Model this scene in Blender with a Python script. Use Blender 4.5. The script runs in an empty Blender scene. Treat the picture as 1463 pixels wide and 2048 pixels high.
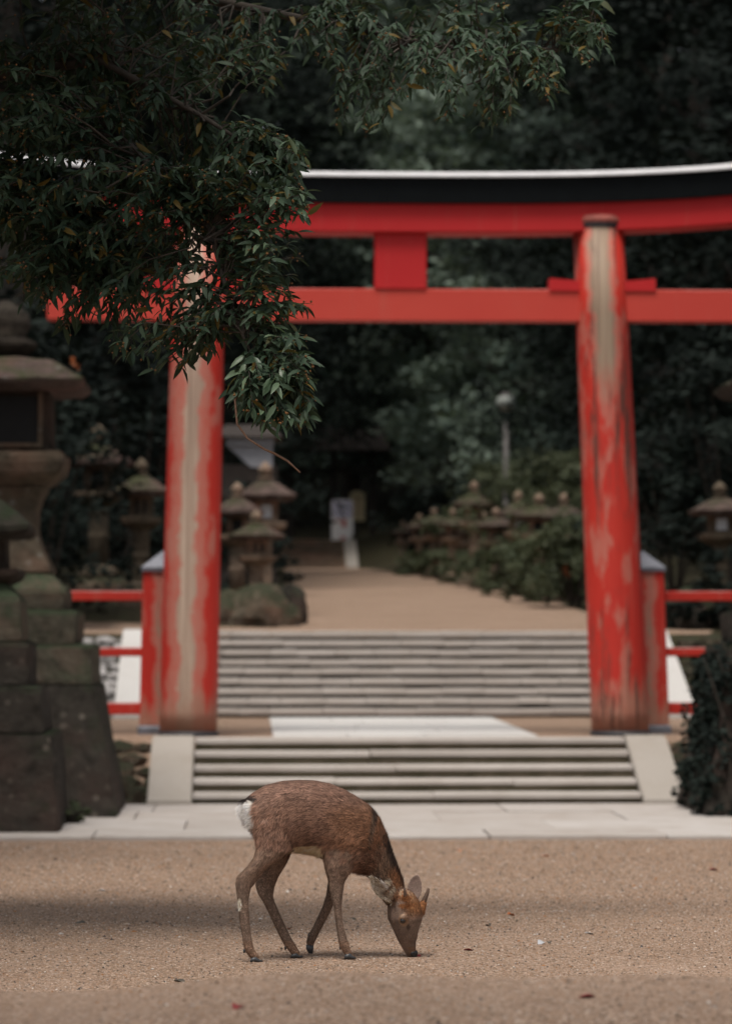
import bpy, bmesh, math, random
import numpy as np
from mathutils import Vector, Matrix, noise as mnoise
rng = np.random.default_rng(7); random.seed(7)
SC = bpy.context.scene; COL = SC.collection
R = math.radians

# ------------------------------------------------------------------ camera
FPX = 6500.0; W0, H0 = 1463.0, 2048.0
YAW, PITCH, CZ = R(2.03), R(2.25), 1.9
cd = bpy.data.cameras.new('camera'); cam = bpy.data.objects.new('camera', cd); COL.objects.link(cam)
cam.location = (0, 0, CZ); cam.rotation_euler = (R(90) + PITCH, 0, -YAW)
cd.sensor_fit = 'HORIZONTAL'; cd.sensor_width = 24.0; cd.lens = 24.0 * FPX / W0
cd.clip_start = 0.1; cd.clip_end = 2000
cd.dof.use_dof = True; cd.dof.focus_distance = 13.62; cd.dof.aperture_fstop = 3.0; cd.dof.aperture_blades = 0
SC.camera = cam

# ------------------------------------------------------------------ world, sun, exposure (overcast)
wd = bpy.data.worlds.new('World'); SC.world = wd; wd.use_nodes = True
nt = wd.node_tree; nt.nodes.clear()
sky = nt.nodes.new('ShaderNodeTexSky'); sky.sky_type = 'NISHITA'; sky.sun_disc = False
sky.sun_elevation = R(70); sky.sun_rotation = R(205); sky.dust_density = 3.0; sky.air_density = 1.0
hs = nt.nodes.new('ShaderNodeHueSaturation'); hs.inputs['Saturation'].default_value = 0.28
bg = nt.nodes.new('ShaderNodeBackground'); bg.inputs['Strength'].default_value = 0.10
wo = nt.nodes.new('ShaderNodeOutputWorld')
nt.links.new(sky.outputs[0], hs.inputs['Color']); nt.links.new(hs.outputs[0], bg.inputs['Color']); nt.links.new(bg.outputs[0], wo.inputs[0])
sl = bpy.data.lights.new('sun', 'SUN'); sl.energy = 2.0; sl.angle = R(24); sl.color = (1.0, 0.93, 0.85)
sun = bpy.data.objects.new('sun', sl); COL.objects.link(sun)
_el, _az = R(70), R(205)      # azimuth clockwise from +Y: behind the camera, a little to its left
_to = Vector((math.sin(_az) * math.cos(_el), math.cos(_az) * math.cos(_el), math.sin(_el)))
sun.rotation_euler = _to.to_track_quat('Z', 'Y').to_euler(); sun.location = _to * 60
SC.view_settings.view_transform = 'Standard'; SC.view_settings.look = 'None'
SC.view_settings.exposure = 0.65; SC.view_settings.gamma = 1.0
SC.render.engine = 'CYCLES'
SC.cycles.max_bounces = 6; SC.cycles.diffuse_bounces = 3; SC.cycles.glossy_bounces = 2
SC.cycles.transmission_bounces = 3; SC.cycles.transparent_max_bounces = 4
SC.cycles.use_denoising = True

# ------------------------------------------------------------------ measuring helper: a pixel of the photo at a world depth Y
_f = np.array([math.sin(YAW) * math.cos(PITCH), math.cos(YAW) * math.cos(PITCH), math.sin(PITCH)])
_r = np.array([math.cos(YAW), -math.sin(YAW), 0.0]); _u = np.cross(_r, _f)
def P(px, py, Y):
    d = _f + _r * ((px - W0 / 2) / FPX) + _u * ((H0 / 2 - py) / FPX)
    return np.array([0, 0, CZ]) + d * (Y / d[1])
def X(px, Y): return float(P(px, 1280, Y)[0])

# ------------------------------------------------------------------ mesh helpers
def mesh_data(name, V, F, mat=None, smooth=False, col=None):
    me = bpy.data.meshes.new(name)
    me.from_pydata([tuple(map(float, v)) for v in V] if not isinstance(V, np.ndarray) else V.tolist(), [], F if not isinstance(F, np.ndarray) else F.tolist())
    if mat: me.materials.append(mat)
    if smooth: me.polygons.foreach_set('use_smooth', np.ones(len(me.polygons), dtype=bool))
    if col is not None:
        a = me.color_attributes.new('Col', 'FLOAT_COLOR', 'POINT')
        c = np.ones((len(V), 4), dtype=np.float32); c[:, :np.shape(col)[1]] = col
        a.data.foreach_set('color', c.ravel())
    me.update(); return me
def link(name, me, parent=None, loc=None, rot=None, scale=None):
    o = bpy.data.objects.new(name, me); COL.objects.link(o)
    if parent is not None: o.parent = parent
    if loc is not None: o.location = [float(q) for q in loc]
    if rot is not None: o.rotation_euler = rot
    if scale is not None: o.scale = scale if hasattr(scale, '__len__') else (scale,) * 3
    return o
def mk(name, V, F, mat, parent=None, smooth=False, col=None, **k):
    return link(name, mesh_data(name, V, F, mat, smooth, col), parent, **k)
def empty(name, loc=(0, 0, 0), rz=0.0):
    o = bpy.data.objects.new(name, None); COL.objects.link(o); o.location = [float(q) for q in loc]; o.rotation_euler = (0, 0, rz)
    o.empty_display_size = 0.2; return o
def tag(o, label=None, cat=None, group=None, kind=None):
    if label: o['label'] = label
    if cat: o['category'] = cat
    if group: o['group'] = group
    if kind: o['kind'] = kind
    return o
def cbox(lo, hi, b=0.01, jit=0.0):
    """box with chamfered edges: 24 vertices"""
    lo = np.array(lo, float); hi = np.array(hi, float); V = []; idx = {}
    for sx in (0, 1):
        for sy in (0, 1):
            for sz in (0, 1):
                for ax in range(3):
                    s = (sx, sy, sz); p = np.where(np.array(s) == 1, hi, lo)
                    for k in range(3):
                        if k != ax: p[k] += -b if s[k] else b
                    if jit: p = p + rng.normal(0, jit, 3)
                    idx[(sx, sy, sz, ax)] = len(V); V.append(p)
    F = []
    for ax in range(3):
        o1, o2 = [k for k in range(3) if k != ax]
        for s in (0, 1):
            q = []
            for a, c in ((0, 0), (1, 0), (1, 1), (0, 1)):
                k = [0, 0, 0]; k[ax] = s; k[o1] = a; k[o2] = c; q.append(idx[(*k, ax)])
            F.append(q)
        for a in (0, 1):
            for c in (0, 1):
                k0 = [0, 0, 0]; k0[o1] = a; k0[o2] = c; k1 = list(k0); k1[ax] = 1
                F.append([idx[(*k0, o1)], idx[(*k1, o1)], idx[(*k1, o2)], idx[(*k0, o2)]])
    for sx in (0, 1):
        for sy in (0, 1):
            for sz in (0, 1): F.append([idx[(sx, sy, sz, a)] for a in range(3)])
    V = np.array(V); c = V.mean(0)
    for i, f in enumerate(F):
        n = np.cross(V[f[1]] - V[f[0]], V[f[2]] - V[f[0]])
        if np.dot(n, V[f].mean(0) - c) < 0: F[i] = f[::-1]
    return V, F
def box_part(name, lo, hi, mat, parent=None, b=0.01, jit=0.0):
    return mk(name, *cbox(lo, hi, b, jit), mat, parent)
def lathe(prof, n=24, sq=0.0, phase=0.0, cap=True):
    """prof: (radius, z). sq>0 makes a rounded square section"""
    V = []; F = []
    for (r, z) in prof:
        for i in range(n):
            a = phase + 2 * math.pi * i / n; k = 1.0
            if sq: k = 1.0 / (abs(math.cos(a)) ** sq + abs(math.sin(a)) ** sq) ** (1.0 / sq)
            V.append((r * k * math.cos(a), r * k * math.sin(a), z))
    m = len(prof)
    for j in range(m - 1):
        for i in range(n):
            i2 = (i + 1) % n; F.append([j * n + i, j * n + i2, (j + 1) * n + i2, (j + 1) * n + i])
    if cap: F.append([i for i in range(n)][::-1]); F.append([(m - 1) * n + i for i in range(n)])
    return np.array(V), F
def tube(pts, rad, n=8):
    pts = [np.array(p, float) for p in pts]; V = []; F = []
    ref = np.array([0.13, 0.21, 0.97])
    for k, p in enumerate(pts):
        t = pts[min(k + 1, len(pts) - 1)] - pts[max(k - 1, 0)]; t = t / (np.linalg.norm(t) + 1e-9)
        a = np.cross(t, ref); 
        if np.linalg.norm(a) < 1e-3: a = np.cross(t, [1, 0, 0])
        a /= np.linalg.norm(a); b = np.cross(t, a)
        for i in range(n):
            q = 2 * math.pi * i / n; V.append(p + rad[k] * (a * math.cos(q) + b * math.sin(q)))
    for k in range(len(pts) - 1):
        for i in range(n):
            i2 = (i + 1) % n; F.append([k * n + i, k * n + i2, (k + 1) * n + i2, (k + 1) * n + i])
    F.append([i for i in range(n)][::-1]); F.append([(len(pts) - 1) * n + i for i in range(n)])
    return V, F
class MB:
    def __init__(s): s.V = []; s.F = []
    def add(s, V, F):
        k = len(s.V); s.V += [tuple(map(float, v)) for v in V]; s.F += [[i + k for i in f] for f in F]
    def build(s, name, mat, parent=None, smooth=False, **k): return mk(name, s.V, s.F, mat, parent, smooth, **k)

# ------------------------------------------------------------------ materials
class NB:
    def __init__(s, name):
        s.m = bpy.data.materials.new(name); s.m.use_nodes = True; s.t = s.m.node_tree
        s.b = s.t.nodes['Principled BSDF']; s.out = s.t.nodes['Material Output']
        s.co = s.n('ShaderNodeTexCoord').outputs['Object']
    def n(s, ty, **k):
        q = s.t.nodes.new(ty)
        for a, v in k.items(): setattr(q, a, v)
        return q
    def L(s, a, b): s.t.links.new(a, b)
    def mapped(s, scale, src=None, loc=(0, 0, 0)):
        q = s.n('ShaderNodeMapping'); q.inputs['Scale'].default_value = scale; q.inputs['Location'].default_value = loc
        s.L(src or s.co, q.inputs['Vector']); return q.outputs[0]
    def noise(s, scale, detail=4, rough=0.6, vec=None, dist=0.0):
        q = s.n('ShaderNodeTexNoise'); q.inputs['Scale'].default_value = scale; q.inputs['Detail'].default_value = detail
        q.inputs['Roughness'].default_value = rough; q.inputs['Distortion'].default_value = dist
        s.L(vec or s.co, q.inputs['Vector']); return q.outputs['Fac']
    def voro(s, scale, out='Distance', vec=None):
        q = s.n('ShaderNodeTexVoronoi'); q.inputs['Scale'].default_value = scale; s.L(vec or s.co, q.inputs['Vector']); return q.outputs[out]
    def ramp(s, fac, stops):
        q = s.n('ShaderNodeValToRGB'); e = q.color_ramp.elements
        while len(e) < len(stops): e.new(0.5)
        for el, (p, c) in zip(e, stops): el.position = p; el.color = (*c, 1) if len(c) == 3 else c
        s.L(fac, q.inputs[0]); return q.outputs[0]
    def step(s, fac, a, b):
        if a < b: return s.ramp(fac, [(a, (0, 0, 0)), (b, (1, 1, 1))])
        return s.ramp(fac, [(b, (1, 1, 1)), (a, (0, 0, 0))])
    def mix(s, fac, a, b, blend='MIX'):
        q = s.n('ShaderNodeMix', data_type='RGBA', blend_type=blend)
        for v, i in ((fac, 0), (a, 6), (b, 7)):
            if isinstance(v, (int, float)): q.inputs[i].default_value = v
            elif isinstance(v, tuple): q.inputs[i].default_value = (*v, 1)
            else: s.L(v, q.inputs[i])
        return q.outputs[2]
    def math(s, op, a, b=0.0):
        q = s.n('ShaderNodeMath', operation=op)
        for v, i in ((a, 0), (b, 1)):
            if isinstance(v, (int, float)): q.inputs[i].default_value = v
            else: s.L(v, q.inputs[i])
        return q.outputs[0]
    def rand(s): return s.n('ShaderNodeObjectInfo').outputs['Random']
    def sep(s, v):
        q = s.n('ShaderNodeSeparateXYZ'); s.L(v, q.inputs[0]); return q.outputs
    def bump(s, h, st=0.3, d=0.02):
        q = s.n('ShaderNodeBump'); q.inputs['Strength'].default_value = st; q.inputs['Distance'].default_value = d
        s.L(h, q.inputs['Height']); s.L(q.outputs[0], s.b.inputs['Normal'])
    def done(s, color=None, rough=0.8, spec=None, metal=None):
        if color is not None:
            if isinstance(color, tuple): s.b.inputs['Base Color'].default_value = (*color, 1)
            else: s.L(color, s.b.inputs['Base Color'])
        if isinstance(rough, (int, float)): s.b.inputs['Roughness'].default_value = rough
        else: s.L(rough, s.b.inputs['Roughness'])
        if spec is not None: s.b.inputs['Specular IOR Level'].default_value = spec
        if metal is not None: s.b.inputs['Metallic'].default_value = metal
        return s.m
    def attr(s, name='Col'):
        q = s.n('ShaderNodeAttribute', attribute_name=name); return q.outputs['Color']
    def up(s): return s.sep(s.n('ShaderNodeNewGeometry').outputs['Normal'])[2]

def m_ground():
    s = NB('gravel_ground'); co = s.co
    v = s.voro(120, 'Color'); g = s.sep(v)[0]
    grain = s.ramp(g, [(0.0, (0.045, 0.032, 0.024)), (0.22, (0.15, 0.096, 0.065)), (0.5, (0.26, 0.172, 0.117)), (0.85, (0.34, 0.237, 0.168)), (1.0, (0.5, 0.42, 0.35))])
    big = s.noise(0.55, 5, 0.65); mid = s.noise(6, 4, 0.6)
    c = s.mix(s.math('MULTIPLY', s.step(big, 0.35, 0.68), 0.42), grain, (0.335, 0.238, 0.178))
    c = s.mix(s.math('MULTIPLY', s.step(mid, 0.5, 0.75), 0.35), c, (0.19, 0.115, 0.07))
    soil = s.ramp(s.noise(9, 5), [(0.3, (0.016, 0.013, 0.008)), (0.55, (0.035, 0.03, 0.016)), (0.75, (0.03, 0.045, 0.018))])
    msk = s.sep(s.attr())[0]
    edge = s.math('ADD', msk, s.math('MULTIPLY', s.math('SUBTRACT', s.noise(2.2, 4), 0.5), 0.5))
    c = s.mix(s.step(edge, 0.35, 0.65), c, soil)
    s.bump(s.math('ADD', s.voro(120), s.math('MULTIPLY', mid, 1.5)), 0.5, 0.01)
    return s.done(c, 0.95, 0.15)
def m_granite(name, a, b, dirt, amt=0.5, grime=None):
    s = NB(name); n1 = s.noise(1.7, 6, 0.65); n2 = s.noise(90, 2); r = s.rand()
    c = s.mix(r, a, b); c = s.mix(s.math('MULTIPLY', s.step(n1, 0.42, 0.72), amt), c, dirt)
    c = s.mix(s.math('MULTIPLY', s.step(n2, 0.5, 0.7), 0.25), c, (0.12, 0.11, 0.1))
    if grime:   # lichen and soil on faces that stand upright
        sp = s.math('MULTIPLY', s.step(s.noise(3.5, 5, 0.7), 0.38, 0.6), 0.75); c = s.mix(sp, c, grime)
    s.bump(s.noise(35, 5), 0.35, 0.01); return s.done(c, 0.85, 0.3)
def m_mossy(name, stone, moss, lo=0.45, hi=0.6, upw=0.35, scale=3.0):
    s = NB(name); n = s.noise(scale, 6, 0.7); r = s.rand()
    st = s.mix(s.step(s.noise(scale * 2.3, 5), 0.4, 0.7), stone, tuple(k * 0.45 for k in stone))
    st = s.mix(s.math('MULTIPLY', s.math('MULTIPLY', s.step(s.voro(6.0), 0.26, 0.16), s.step(s.noise(1.9, 3), 0.48, 0.6)), 0.65), st, tuple(min(0.3, k * 3.4) for k in stone))
    st = s.mix(s.math('MULTIPLY', s.step(s.noise(1.3, 3), 0.5, 0.68), 0.6), st, (stone[0] * 1.5, stone[1] * 1.12, stone[2] * 1.1))
    k = s.math('ADD', n, s.math('MULTIPLY', s.up(), upw)); k = s.math('ADD', k, s.math('MULTIPLY', s.math('SUBTRACT', r, 0.5), 0.12))
    c = s.mix(s.step(k, lo, hi), st, moss); s.bump(s.noise(11, 7, 0.75), 0.9, 0.07)
    return s.done(c, 0.95, 0.15)
def m_vermilion(name, band=None, wood=(0.36, 0.25, 0.18), crack=0.0, base=0.0, wear=0.5, dust=0.0, lean=0.0, reds=((0.47, 0.022, 0.016), (0.58, 0.045, 0.026)), patch=0.0):
    s = NB(name); x, y, z = s.sep(s.co)
    red = s.mix(s.noise(0.9, 4), *reds)
    fine = s.noise(1.0, 6, 0.7, s.mapped((7, 7, 0.5))); flake = s.noise(1.0, 7, 0.8, s.mapped((14, 14, 4.0)))
    pink = s.mix(s.step(flake, 0.3, 0.7), (0.52, 0.11, 0.075), (0.47, 0.24, 0.185))
    woodc = s.ramp(s.noise(1, 5, 0.6, s.mapped((26, 26, 0.7))), [(0.25, tuple(k * 0.5 for k in wood)), (0.5, wood), (0.75, (wood[0] * 1.3, wood[1] * 1.4, wood[2] * 1.45))])
    c = s.mix(s.math('MULTIPLY', s.step(fine, 0.56, 0.7), wear), red, pink)
    edge = s.math('MULTIPLY', s.math('SUBTRACT', flake, 0.5), 0.5)
    if patch:   # paint rubbed thin in tall patches
        pn = s.math('ADD', s.noise(1, 4, 0.55, s.mapped((4.2, 4.2, 1.25), loc=(1.7, 0, 0.4))), s.math('MULTIPLY', edge, 0.6))
        c = s.mix(s.math('MULTIPLY', s.step(pn, 0.53, 0.60), patch), c, pink)
    if band:   # a strip of bare, weathered wood down the pillar's face (x range, metres)
        xm, hw, soft, zmin = band
        xl = s.math('SUBTRACT', x, s.math('MULTIPLY', z, lean))
        wob = s.math('MULTIPLY', s.math('SUBTRACT', s.noise(1, 4, 0.6, s.mapped((0.2, 0.2, 1.5))), 0.5), 0.34)
        d = s.math('ABSOLUTE', s.math('ADD', s.math('SUBTRACT', xl, xm), wob)); front = s.math('MULTIPLY', s.math('LESS_THAN', y, 0.12), s.step(s.math('ADD', s.math('MULTIPLY', z, 0.1), s.math('MULTIPLY', edge, 0.12)), zmin * 0.1 - 0.03, zmin * 0.1 + 0.03))
        k1 = s.math('ADD', d, s.math('MULTIPLY', edge, 0.55))
        c = s.mix(s.math('MULTIPLY', s.step(k1, hw + soft, hw + soft * 0.7), s.math('MULTIPLY', front, 0.85)), c, pink)
        c = s.mix(s.math('MULTIPLY', s.step(k1, hw * 1.05, hw * 0.75), s.math('MULTIPLY', front, 0.92)), c, woodc)
    if base:   # paint gone at the foot
        k2 = s.math('ADD', z, s.math('ADD', s.math('MULTIPLY', s.math('SUBTRACT', fine, 0.5), -1.6), s.math('MULTIPLY', edge, 0.8)))
        c = s.mix(s.math('MULTIPLY', s.step(k2, base, base * 0.55), 0.8), c, s.mix(flake, (0.30, 0.13, 0.08), (0.42, 0.26, 0.19)))
    if crack:
        k3 = s.math('ADD', s.noise(1, 5, 0.7, s.mapped((8, 8, 0.35), loc=(3, 1, 2))), s.math('MULTIPLY', edge, 0.25))
        c = s.mix(s.math('MULTIPLY', s.step(k3, 0.555, 0.59), crack), c, s.mix(flake, (0.05, 0.022, 0.018), (0.16, 0.07, 0.05)))
    if dust:
        c = s.mix(s.math('MULTIPLY', s.math('MULTIPLY', s.step(s.up(), 0.2, 0.8), s.step(s.noise(2.5, 4), 0.35, 0.6)), dust), c, (0.5, 0.36, 0.33))
    s.bump(s.math('ADD', flake, s.math('MULTIPLY', fine, 0.5)), 0.25, 0.01); return s.done(c, 0.6, 0.3)
def m_plain(name, c, rough=0.7, metal=0.0, var=0.25, scale=8, spec=None):
    s = NB(name); q = s.mix(s.step(s.noise(scale, 5), 0.3, 0.75), tuple(k * (1 - var) for k in c), tuple(min(1, k * (1 + var)) for k in c))
    s.bump(s.noise(scale * 4, 4), 0.15, 0.005); return s.done(q, rough, spec, metal)
def m_leaf(name, dark, light, gloss=0.4, trans=0.25, perobj=False):
    s = NB(name); f = s.rand() if perobj else s.sep(s.attr())[0]
    c = s.mix(f, dark, light)
    if name.startswith('camphor'): c = s.mix(s.step(f, 0.955, 0.965), c, (0.11, 0.075, 0.018))   # an old yellowing leaf here and there
    s.done(c, gloss, 0.28 if gloss < 0.5 else 0.15)
    tr = s.n('ShaderNodeBsdfTranslucent'); s.L(s.mix(0.5, c, (light[0] * 1.3, light[1] * 1.4, light[2] * 0.8)), tr.inputs['Color'])
    mx = s.n('ShaderNodeMixShader'); mx.inputs[0].default_value = trans
    s.L(s.b.outputs[0], mx.inputs[1]); s.L(tr.outputs[0], mx.inputs[2]); s.L(mx.outputs[0], s.out.inputs[0]); return s.m
def m_attr(name, rough=0.8, spec=0.2, bumps=None):
    s = NB(name)
    if bumps: s.bump(s.noise(bumps, 4), 0.3, 0.004)
    return s.done(s.attr(), rough, spec)

M = {}
M['ground'] = m_ground()
M['granite'] = m_granite('pale_granite', (0.46, 0.43, 0.405), (0.40, 0.365, 0.335), (0.27, 0.215, 0.165), 0.5)
M['granite_white'] = m_granite('white_granite', (0.56, 0.55, 0.53), (0.50, 0.485, 0.465), (0.40, 0.37, 0.34), 0.3)
M['granite_step'] = m_granite('worn_granite_step', (0.54, 0.50, 0.465), (0.43, 0.39, 0.355), (0.30, 0.25, 0.2), 0.35)
M['granite_upper'] = m_granite('upper_step_granite', (0.48, 0.44, 0.405), (0.43, 0.39, 0.355), (0.33, 0.28, 0.23), 0.3)
M['riser'] = m_granite('mossy_riser', (0.125, 0.105, 0.07), (0.15, 0.12, 0.085), (0.055, 0.05, 0.032), 0.6, (0.075, 0.068, 0.038))  # mossy stone, with the shade under the nosing darkening its colour
M['riser_dark'] = m_granite('dark_recessed_riser', (0.05, 0.04, 0.028), (0.06, 0.045, 0.03), (0.02, 0.018, 0.012), 0.6)  # shade of the recess under each slab put into the stone colour
M['stringer'] = m_granite('stringer_granite', (0.37, 0.335, 0.295), (0.34, 0.31, 0.275), (0.25, 0.215, 0.17), 0.4)
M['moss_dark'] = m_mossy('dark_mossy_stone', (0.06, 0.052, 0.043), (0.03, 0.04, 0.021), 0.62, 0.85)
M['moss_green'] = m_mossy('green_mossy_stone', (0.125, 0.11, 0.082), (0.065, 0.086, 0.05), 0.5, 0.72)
M['moss_roof'] = m_mossy('mossy_lantern_roof', (0.13, 0.092, 0.08), (0.055, 0.06, 0.03), 0.66, 0.86, 0.25, 2.2)
M['lantern'] = m_mossy('weathered_lantern_stone', (0.14, 0.112, 0.08), (0.06, 0.06, 0.037), 0.72, 0.95, 0.2)
M['lantern_dark'] = m_mossy('dark_lantern_stone', (0.058, 0.048, 0.038), (0.03, 0.036, 0.02), 0.6, 0.9, 0.2)  # darker copy of the lantern stone, shade put into its colour
M['lantern_row'] = m_mossy('brown_lantern_stone', (0.29, 0.21, 0.155), (0.13, 0.125, 0.075), 0.66, 0.92, 0.3)
M['rubble'] = m_granite('pale_rubble', (0.44, 0.42, 0.41), (0.26, 0.25, 0.24), (0.14, 0.13, 0.12), 0.5)
M['rubble_dark'] = m_mossy('mossy_rubble', (0.17, 0.135, 0.10), (0.05, 0.053, 0.032), 0.5, 0.75)
M['pillar_l'] = m_vermilion('worn_vermilion_pillar', (-0.05, 0.105, 0.14, -9), (0.44, 0.33, 0.25), 0.0, 0.55, 0.3, lean=0.0229, patch=0.8)
M['pillar_r'] = m_vermilion('cracked_vermilion_pillar', (0.0, 0.13, 0.05, 4.3), (0.30, 0.23, 0.16), 0.9, 0.75, 0.35, lean=-0.0439, patch=0.7)
M['beam'] = m_vermilion('vermilion_beam', None, wear=0.25, dust=0.5, reds=((0.46, 0.012, 0.016), (0.56, 0.022, 0.022)))
M['beam_low'] = m_vermilion('faded_vermilion_beam', None, wear=0.35, dust=0.35, reds=((0.53, 0.045, 0.032), (0.60, 0.075, 0.05)))
M['post'] = m_vermilion('faded_vermilion_post', (0.0, 0.01, 0.08, -9), base=0.45, wear=0.4, patch=0.6)
M['rail'] = m_vermilion('faded_vermilion_rail', None, wear=0.5, dust=0.85)
M['kasagi'] = m_plain('black_lacquer', (0.005, 0.007, 0.008), 0.8, spec=0.15)
M['roof_metal'] = m_plain('pale_metal_roof', (0.66, 0.65, 0.65), 0.5, 0.0, 0.2, 3)  # sky reflection on the metal put into a pale base colour
M['band'] = m_plain('dark_metal_band', (0.03, 0.03, 0.035), 0.6)
M['cap'] = m_plain('grey_sheet_cap', (0.17, 0.18, 0.21), 0.55, 0.4)
M['ringwood'] = m_plain('bare_ring_wood', (0.30, 0.08, 0.06), 0.8, 0, 0.35, 12)
M['bark'] = m_plain('dark_bark', (0.035, 0.027, 0.02), 0.95, 0, 0.5, 14)
M['bark_forest'] = m_plain('forest_bark', (0.05, 0.04, 0.032), 0.95, 0, 0.4, 6)
M['twig'] = m_plain('brown_twig', (0.16, 0.085, 0.05), 0.8, 0, 0.4, 60)
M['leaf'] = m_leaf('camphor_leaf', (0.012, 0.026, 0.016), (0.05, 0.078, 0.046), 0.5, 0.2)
M['leaf_one'] = m_leaf('camphor_leaf_single', (0.05, 0.085, 0.047), (0.15, 0.205, 0.125), 0.33, 0.2, True)  # brighter copy of the leaf colour, for leaves the light falls on
M['berry'] = m_plain('brown_bud', (0.16, 0.075, 0.025), 0.5)
M['forest'] = m_leaf('forest_leaf', (0.026, 0.05, 0.042), (0.2, 0.25, 0.2), 0.6, 0.15)  # brightness of lit crowns put into the leaf colour
M['forest_dark'] = m_leaf('dark_forest_leaf', (0.003, 0.006, 0.005), (0.014, 0.022, 0.017), 0.75, 0.05)  # gloom of the wood put into near-black leaves
M['hedge'] = m_leaf('hedge_leaf', (0.02, 0.03, 0.014), (0.105, 0.118, 0.068), 0.6, 0.15)
M['paper'] = m_plain('lantern_paper', (0.55, 0.56, 0.58), 0.7, 0, 0.1)
M['hollow'] = m_plain('sooty_hollow', (0.008, 0.008, 0.008), 0.9)  # flat dark panel painted as the shade inside the lantern openings
M['pole'] = m_plain('grey_pole', (0.13, 0.12, 0.115), 0.6)
M['globe'] = m_plain('opal_globe', (0.34, 0.37, 0.34), 0.35, 0, 0.05)
M['timber'] = m_plain('dark_timber', (0.03, 0.022, 0.018), 0.85, 0, 0.4, 5)
M['sign_white'] = m_plain('white_board', (0.8, 0.78, 0.78), 0.5, 0, 0.05)
M['sign_lilac'] = m_plain('lilac_print', (0.5, 0.49, 0.62), 0.5, 0, 0.05)
M['sign_red'] = m_plain('red_print', (0.5, 0.14, 0.13), 0.5, 0, 0.05)
M['sign_beige'] = m_plain('beige_board', (0.42, 0.36, 0.22), 0.6, 0, 0.12)
M['ink'] = m_plain('brown_ink', (0.2, 0.1, 0.05), 0.6)
M['wall_white'] = m_plain('grey_white_plaster', (0.34, 0.35, 0.38), 0.8, 0, 0.1)
M['red_leaf'] = m_plain('red_fallen_leaf', (0.19, 0.02, 0.018), 0.6, 0, 0.4, 30)
M['orange_leaf'] = m_plain('orange_fallen_leaf', (0.42, 0.12, 0.03), 0.6, 0, 0.3, 30)
M['pale_leaf'] = m_plain('pale_fallen_leaf', (0.36, 0.36, 0.37), 0.6, 0, 0.2, 30)
M['dark_leaf'] = m_plain('dark_fallen_leaf', (0.055, 0.045, 0.032), 0.7, 0, 0.3, 30)
M['stone_bits'] = m_attr('gravel_stones', 0.85, 0.25)
M['fur'] = m_attr('fur', 0.62, 0.25)
M['skin'] = m_attr('deer_coat', 0.8, 0.15, 220)
M['antler'] = m_plain('velvet_antler', (0.075, 0.042, 0.026), 0.8, 0, 0.35, 90)
M['hoof'] = m_plain('dark_hoof', (0.035, 0.036, 0.038), 0.4, 0, 0.3, 90)
M['eye'] = m_plain('dark_eye', (0.008, 0.006, 0.005), 0.05, 0, 0.1, 9, 0.8)
M['nose'] = m_plain('wet_black_nose', (0.008, 0.008, 0.008), 0.42, 0, 0.3, 160, 0.5)

# ------------------------------------------------------------------ ground
KY = [-30, 4, 7.6, 8.7, 9.4, 10.1, 11.2, 12.6, 14.4, 30.9, 37.15, 37.5, 39.45, 39.6, 46.9, 47.3, 50.9, 51.1, 56, 66, 88, 109.6, 110.2, 113.4, 122, 160, 420]
KZ = [0.5, 0.6, 0.74, 0.90, 0.915, 0.80, 0.62, 0.569, 0.569, -0.004, -0.004, -0.02, 0.63, 0.715, 0.757, 0.78, 1.95, 2.03, 2.245, 2.72, 3.53, 4.30, 4.30, 5.34, 5.7, 16, 60]
def path_r(y): return np.interp(y, [51, 52, 60, 84, 96, 108, 112], [7.5, 6.6, 6.2, 6.15, 5.3, 3.9, 3.3])
def path_l(y): return np.interp(y, [51, 52.4, 53, 56, 108, 112], [-3.5, -3.0, 0.5, 0.9, 1.05, 0.9])
def ground_z(x, y):
    x = np.asarray(x, float); y = np.asarray(y, float); z = np.interp(y, KY, KZ)
    near = np.clip(1 - (y - 12.0) / 1.5, 0, 1) * np.clip((y - 6) / 2, 0, 1)
    z = z + near * 0.022 * (np.sin(x * 2.1 + 0.4) + 0.6 * np.sin(x * 5.3 + 1.0))
    far = np.clip((y - 52.2) / 1.5, 0, 1)
    z = z + far * (0.9 * np.clip((x - path_r(y) - 0.3) / 3.5, 0, 1) + 0.5 * np.clip((path_l(y) - x - 0.4) / 4.0, 0, 1))
    z = z + far * 4.0 * np.clip((np.abs(x - 3) - 14) / 30, 0, 1)
    return z
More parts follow.
